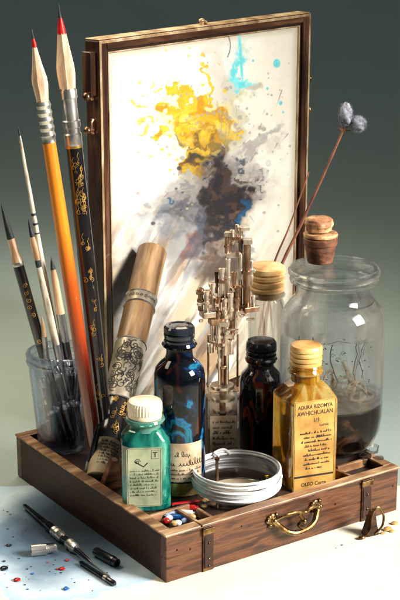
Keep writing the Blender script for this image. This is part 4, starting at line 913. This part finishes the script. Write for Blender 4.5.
# ================================================================== COTTON TWIGS
def boll_twig():
    b0 = at(252, 407, ZF + .02); Y = b0.y
    o = thing('cotton_twig', b0, 'thin brown twig carrying two grey cotton bolls, leaning right over the frame', 'twig')
    top = aty(343, 131, Y + .5)
    pts = [Vector((0, 0, 0)), aty(271, 295, Y + .1) - b0, aty(304, 218, Y + .3) - b0, aty(325, 172, Y + .4) - b0, top - b0]
    sp = smooth_path([tuple(p) for p in pts], 8); n_ = len(sp)
    MB().tube(sp, [.16 - .07 * i / n_ + .012 * math.sin(i * 1.7) for i in range(n_)], 10).build('stem', M['stem'], o)
    for (px, py, rw_, rh, tilt) in ((345.5, 115, 7.6, 13, -.12), (358, 124, 9, 8, .2)):
        c = aty(px, py, Y + .5) - b0; rx = rw_ / 14; rz_ = rh / 14; mb = MB(); vs = []; n1 = 40; m1 = 24
        rg = random.Random(int(px))
        for kx in range(m1 + 1):
            ph = math.pi * kx / m1 - math.pi / 2
            for i in range(n1):
                a_ = 2 * math.pi * i / n1; w_ = 1 + .09 * math.sin(3 * a_ + 3 * ph) + .05 * math.sin(7 * ph + a_) + rg.uniform(-.025, .025)
                vs.append(Vector((rx * math.cos(ph) * math.cos(a_) * w_, rx * math.cos(ph) * math.sin(a_) * w_, rz_ * math.sin(ph) * w_)) + c)
        mb.add(vs, [(kx * n1 + i, kx * n1 + (i + 1) % n1, (kx + 1) * n1 + (i + 1) % n1, (kx + 1) * n1 + i) for kx in range(m1) for i in range(n1)])
        for i in range(2600):
            v = Vector((rg.gauss(0, 1), rg.gauss(0, 1), rg.gauss(0, 1))).normalized(); p = Vector((v.x * rx, v.y * rx, v.z * rz_)) * .95 + c
            d = (v + Vector((rg.uniform(-.9, .9), rg.uniform(-.9, .9), rg.uniform(-.9, .9)))).normalized() * rg.uniform(.1, .3)
            s_ = v.orthogonal().normalized() * .009; t_ = v.cross(s_.normalized()) * .009
            mb.add([p - s_, p + s_, p + t_, p + d], [(0, 1, 3), (1, 2, 3), (2, 0, 3)])
        mb.build('cotton_boll', M['cotton'], o)
    mb = MB()
    for d in ((-.3, 0, .25), (.3, -.1, .3), (.5, 0, 0), (0, .1, .4)): mb.tube([tuple(top - b0), tuple(top - b0 + Vector(d) * .6), tuple(top - b0 + Vector(d) * 1.3)], [.11, .09, .03], 6)
    mb.build('calyx', M['stem'], o)
    b1 = at(247, 411, ZF + .02)
    o = thing('bare_twig', b1, 'bare thin twig without bolls crossing the canvas edge beside the cotton twig', 'twig')
    pts = [(0, 0, 0)] + [tuple(aty(x, y, Y - .3) - b1) for x, y in ((268, 285), (290, 225), (309, 172))]
    MB().tube(smooth_path(pts, 8), [.12 - .003 * i for i in range(25)], 8).build('stem', M['stem'], o)
boll_twig()

# ================================================================== SMALL THINGS IN THE FRONT COMPARTMENT
G = 'small beads and tubes in the front corner compartment'
bits = [(163, 519, 'beadblack', 'b', 'glossy black bead at the left end of the front compartment'), (169, 521, 'beadwhite', 'b', 'white bead between black and red beads in the front compartment'), (175, 517, 'beadpaleblue', 't', 'pale blue paint tube lying across the front compartment'),
        (181, 521, 'beadblue', 't', 'short dark blue tube in the front compartment'), (187, 516, 'beadwhite', 't', 'white tube at the right of the pale blue tube'), (192, 520, 'amberstone', 'b', 'tan stone at the right end of the front compartment'),
        (171, 514, 'gun', 'b', 'grey metal bead behind the pale blue tube'), (166, 524, 'beadred', 'b', 'dark red bead closest to the tray corner'), (178, 526, 'beadwhite', 'b', 'white bead on the front rim side of the compartment'),
        (185, 524, 'beadpaleblue', 'b', 'pale blue bead before the dark blue tube'), (190, 511, 'beadred', 't', 'red tube lying behind the front compartment beads'), (174, 526.5, 'amberstone', 'b', 'tiny tan stone beside the white front bead'),
        (183, 510, 'beadblack', 't', 'black tube at the back of the front compartment')]
for i, (px, py, mt, sh, lb) in enumerate(bits):
    q_ = at(px, py, ZF + .01)
    if sh == 'b': ob = MB().ball((0, 0, .24), .26 + .05 * random.random(), 1, .85, .8, 12, .04).build('bead', M[mt])
    else:
        a_ = random.uniform(-.9, .9) ; l_ = .75; ob = MB().tube([(-l_, 0, .24), (-l_ * .9, 0, .24), (l_ * .5, 0, .26), (l_ * .55, 0, .26), (l_ * .8, 0, .26)], [.2, .24, .22, .13, .12], 12).build('paint_tube', M[mt]); ob.rotation_euler.z = a_
    tag(ob, lb, 'bead' if sh == 'b' else 'tube', G); ob.location = q_ * S
o = thing('red_crayon', at(186, 505, ZF + .02) + Vector((0, 0, .16)), 'bright red crayon lying between the teal bottle and the wire dish', 'crayon', rz=R(20))
MB().tube([(-1.1, 0, 0), (-1.0, 0, 0), (.8, 0, 0), (1.1, 0, 0)], [.1, .16, .16, .04], 10).build('crayon_stick', M['red'], o)

# ================================================================== THINGS ON THE PAPER
def laid(px0, py0, px1, py1, r, nm, label, cat, group=None):
    p0 = at(px0, py0, PZ + r); p1 = at(px1, py1, PZ + r); return axis_thing(nm, p0, p1, label, cat, group)
# fountain pen
o, Ln = laid(24, 505, 92, 563, .34, 'fountain_pen', 'long dark metal fountain pen with ornate bands lying beside the tray', 'pen')
def ls(o, Ln, parts):
    for nm, mt, pr in parts: MB().lathe([(r, Ln * t) for t, r in pr], 24).build(nm, M[mt], o)
ls(o, Ln, [('pen_tail', 'gun', [(0, .1), (.02, .17), (.36, .26)]), ('pen_barrel', 'gun', [(.36, .28), (.38, .34), (.46, .34)]), ('ornate_band', 'silver', [(.46, .34), (.47, .42), (.49, .34), (.51, .42), (.53, .34), (.55, .42), (.6, .36)]),
           ('grip', 'black', [(.6, .3), (.66, .26), (.68, .34)]), ('ornate_band', 'silver', [(.68, .4), (.7, .44), (.72, .36), (.75, .42), (.78, .3)]), ('pen_section', 'gun', [(.78, .2), (.95, .14), (1, .04)])])
o, Ln = laid(80, 562, 115, 584, .2, 'slim_pen', 'slim black pen with silver end near the tray front corner', 'pen')
ls(o, Ln, [('pen_barrel', 'gun', [(0, .1), (.05, .16), (.7, .17)]), ('pen_clip', 'silver', [(.7, .19), (.78, .19)]), ('pen_end', 'black', [(.78, .2), (.97, .2), (1, .12)])])
o, Ln = laid(84, 556, 110, 577, .1, 'steel_needle', 'fine steel needle lying between the two pens', 'needle')
ls(o, Ln, [('needle_shaft', 'silver', [(0, .03), (.8, .07), (1, .07)])])
o, Ln = laid(95, 551, 117, 563, .34, 'black_pen_cap', 'short glossy black pen cap against the tray side', 'pen cap')
ls(o, Ln, [('cap_body', 'black', [(0, .26), (.05, .33), (.7, .34), (.72, .34)]), ('cap_ring', 'gun', [(.72, .35), (.8, .36), (.86, .35)]), ('cap_mouth', 'black', [(.86, .32), (1, .32), (1, .24), (.9, .22), (.9, .01)])])
o, Ln = laid(57, 548, 31, 550.5, .42, 'silver_pen_cap', 'open silver metal cap lying on the blue wash', 'pen cap')
ls(o, Ln, [('cap_body', 'silver', [(0, .2), (.03, .28), (.3, .3), (.33, .3), (.34, .34), (.4, .34), (.42, .42), (.96, .43), (1, .44), (1, .36), (.6, .34), (.6, .01)])])
MB().box((0, .40, Ln * .35), (.12, .06, Ln * .5)).build('cap_clip', M['gun'], o)
o = thing('steel_collar', at(62, 536, PZ + .02), 'tiny steel collar between the pen and the silver cap', 'collar'); MB().tube([(.25 * math.cos(t), .25 * math.sin(t), .09) for t in [i / 16 * 6.283 for i in range(16)]], .08, 8, True).build('collar_ring', M['silver'], o)
# drops
big = [(4, 568, 'beadblack', 4.0, 'large glossy black drop at the left edge of the sheet'), (17, 579.5, 'beadred', 3.4, 'large dark red drop near the lower left of the sheet'), (62, 568.5, 'beadred', 3.0, 'dark red drop below the silver pen cap'), (67, 560, 'beadred', 2.1, 'smaller red drop just above its neighbour below the cap'),
       (66, 588.5, 'beadblue', 2.7, 'bright blue drop at the edge of the wash'), (32.5, 573.5, 'beadblue', 1.6, 'small blue drop right of the large red one'), (9, 545, 'beadblack', 2.6, 'flat black drop left of the silver pen cap'), (57, 569, 'beadred', 1.5, 'tiny red drop left of the red pair'), (4, 561, 'beadblack', 1.5, 'small black drop above the large black one')]
for px, py, mt, r_, lb in big:
    ob = MB().ball((0, 0, 0.0), r_ / 14, 1.05, 1, .45, 18).build('paint_drop', M[mt]); q_ = at(px, py, PZ + r_ / 14 * .4); ob.location = q_ * S
    tag(ob, lb, 'drop', 'large paint drops on the sheet')
rr_ = random.Random(31)
for i in range(48):
    while True:
        px = rr_.uniform(2, 120); py = rr_.uniform(500, 592)
        lim = 492 + .62 * px - 0
        if py > lim + 4 and py < 596: break
    mt = rr_.choice(['beadblack'] * 7 + ['beadblue', 'beadred']); r_ = rr_.uniform(.5, 1.3)
    ob = MB().ball((0, 0, 0), r_ / 14, 1.1, 1, .4, 10).build('ink_fleck', M[mt]); ob.location = at(px, py, PZ + r_ / 14 * .3) * S
    cn = {'beadblack': 'black', 'beadblue': 'blue', 'beadred': 'red'}[mt]
    tag(ob, 'tiny %s ink fleck spattered on the sheet left of the tray' % cn, 'fleck', 'tiny %s ink flecks' % cn)
for px, py, mt, r_, lb in ((342, 545, 'beadblue', 1.2, 'tiny blue drop below the front panel of the tray, right one'), (336, 548, 'beadblue', .8, 'faint blue fleck left of the blue drop before the tray')):
    ob = MB().ball((0, 0, 0), r_ / 14, 1.1, 1, .4, 10).build('paint_drop', M[mt]); ob.location = at(px, py, PZ + r_ / 14 * .3) * S; tag(ob, lb, 'drop')
# pebbles at the right corner
for i, (px, py, r_, lb) in enumerate(((388, 529, 4.2, 'pale tan pebble nearest the curled strap'), (395, 523, 3.4, 'pale tan pebble at the right edge of the sheet'), (383, 533, 2.4, 'tiny tan pebble before the larger ones'), (392, 531, 2.6, 'small tan pebble between two larger ones'))):
    ob = MB().ball((0, 0, 0), r_ / 14, 1.2, .9, .6, 10, .08).build('pebble', M['amberstone']); ob.location = at(px, py, PZ + r_ / 14 * .45) * S; tag(ob, lb, 'pebble', 'pebbles beside the strap end')
# curled strap end with ring
p0 = at(370, 534, PZ); o = thing('leather_tag', p0, 'brown leather tag curled round a brass ring at the right strap', 'tag', rz=R(25))
MB().loft([[(-.55, -.45, .0), (.55, -.45, .0), (.55, .45, .0), (-.55, .45, .0)], [(-.32, -.28, 1.0), (.42, -.28, 1.0), (.42, .3, 1.0), (-.32, .3, 1.0)], [(-.05, -.1, 2.0), (.38, -.1, 2.0), (.38, .15, 2.0), (-.05, .15, 2.0)]]).build('leather_body', M['iron'], o, .08)
pts = smooth_path([(.15, -.42, .15), (.75, -.45, .7), (.9, -.35, 1.5), (.6, -.2, 2.1), (.2, -.2, 2.0), (-.15, -.35, 1.4), (-.35, -.5, .6), (-.9, -.5, .12)])
MB().tube(pts, .09, 8).build('ring', M['brass'], o); MB().ball((-1.0, -.5, .16), .22, 1.4, 1, .7, 12).build('ring_end', M['bronze'], o)

# ================================================================== CAMERA, WORLD, LIGHTS
cam = bpy.data.cameras.new('camera'); co = bpy.data.objects.new('camera', cam); COL.objects.link(co)
co.location = (0, 0, CAMH * S); co.rotation_euler = (math.pi / 2 - PITCH, 0, 0)
cam.sensor_fit = 'VERTICAL'; cam.sensor_height = 24; cam.sensor_width = 16; cam.lens = FPX / 600 * 24; cam.clip_start = .02; cam.clip_end = 60
sc.camera = co
wd = bpy.data.worlds.new('World'); sc.world = wd; wd.use_nodes = True
wn = wd.node_tree; bg = wn.nodes['Background']
wt = N(wn, 'ShaderNodeTexCoord'); ws = N(wn, 'ShaderNodeSeparateXYZ'); wn.links.new(wt.outputs['Generated'], ws.inputs[0])
wm = N(wn, 'ShaderNodeMapRange'); wm.inputs['From Min'].default_value = -1; wm.inputs['From Max'].default_value = 1; wa = N(wn, 'ShaderNodeMath', operation='MULTIPLY_ADD'); wa.inputs[1].default_value = .5; wn.links.new(ws.outputs[2], wa.inputs[0]); wn.links.new(ws.outputs[0], wa.inputs[2]); wn.links.new(wa.outputs[0], wm.inputs[0])
wr = ramp(wn, [(0, (.04, .085, .11, 1)), (.55, (.12, .20, .235, 1)), (.85, (.62, .66, .66, 1)), (1, (1.0, .97, .9, 1))]); wn.links.new(wm.outputs[0], wr.inputs[0])
wn.links.new(wr.outputs[0], bg.inputs[0]); bg.inputs[1].default_value = .33
def light(nm, kind, loc, tgt, energy, col, **kw):
    l = bpy.data.lights.new(nm, kind); l.energy = energy; l.color = col
    for a_, b_ in kw.items(): setattr(l, a_, b_)
    ob = bpy.data.objects.new(nm, l); COL.objects.link(ob); ob.location = loc
    ob.rotation_euler = (Vector(tgt) - Vector(loc)).to_track_quat('-Z', 'Y').to_euler(); return ob
T0 = (0, 1.05, .08)
key = light('key_softbox', 'AREA', (.95, .60, .66), (-.02, 1.03, .12), 4.4, (1, .95, .87), shape='RECTANGLE', size=.42, size_y=.42)
key.data.spread = R(50)
back = light('backdrop_fill', 'AREA', (-.24, 1.27, .54), (-.22, 1.25, 0), 3.9, (1, .86, .62), shape='RECTANGLE', size=.8, size_y=.2)  # lamp added out of view to grade the backdrop from light to dark
back.data.spread = R(165)
sc.view_settings.view_transform = 'Standard'; sc.view_settings.look = 'None'; sc.view_settings.exposure = 0; sc.view_settings.gamma = 1
cy = sc.cycles; cy.max_bounces = 14; cy.transmission_bounces = 12; cy.transparent_max_bounces = 16; cy.glossy_bounces = 6; cy.diffuse_bounces = 4
cy.caustics_reflective = False; cy.caustics_refractive = False; cy.use_denoising = True; cy.sample_clamp_indirect = 6
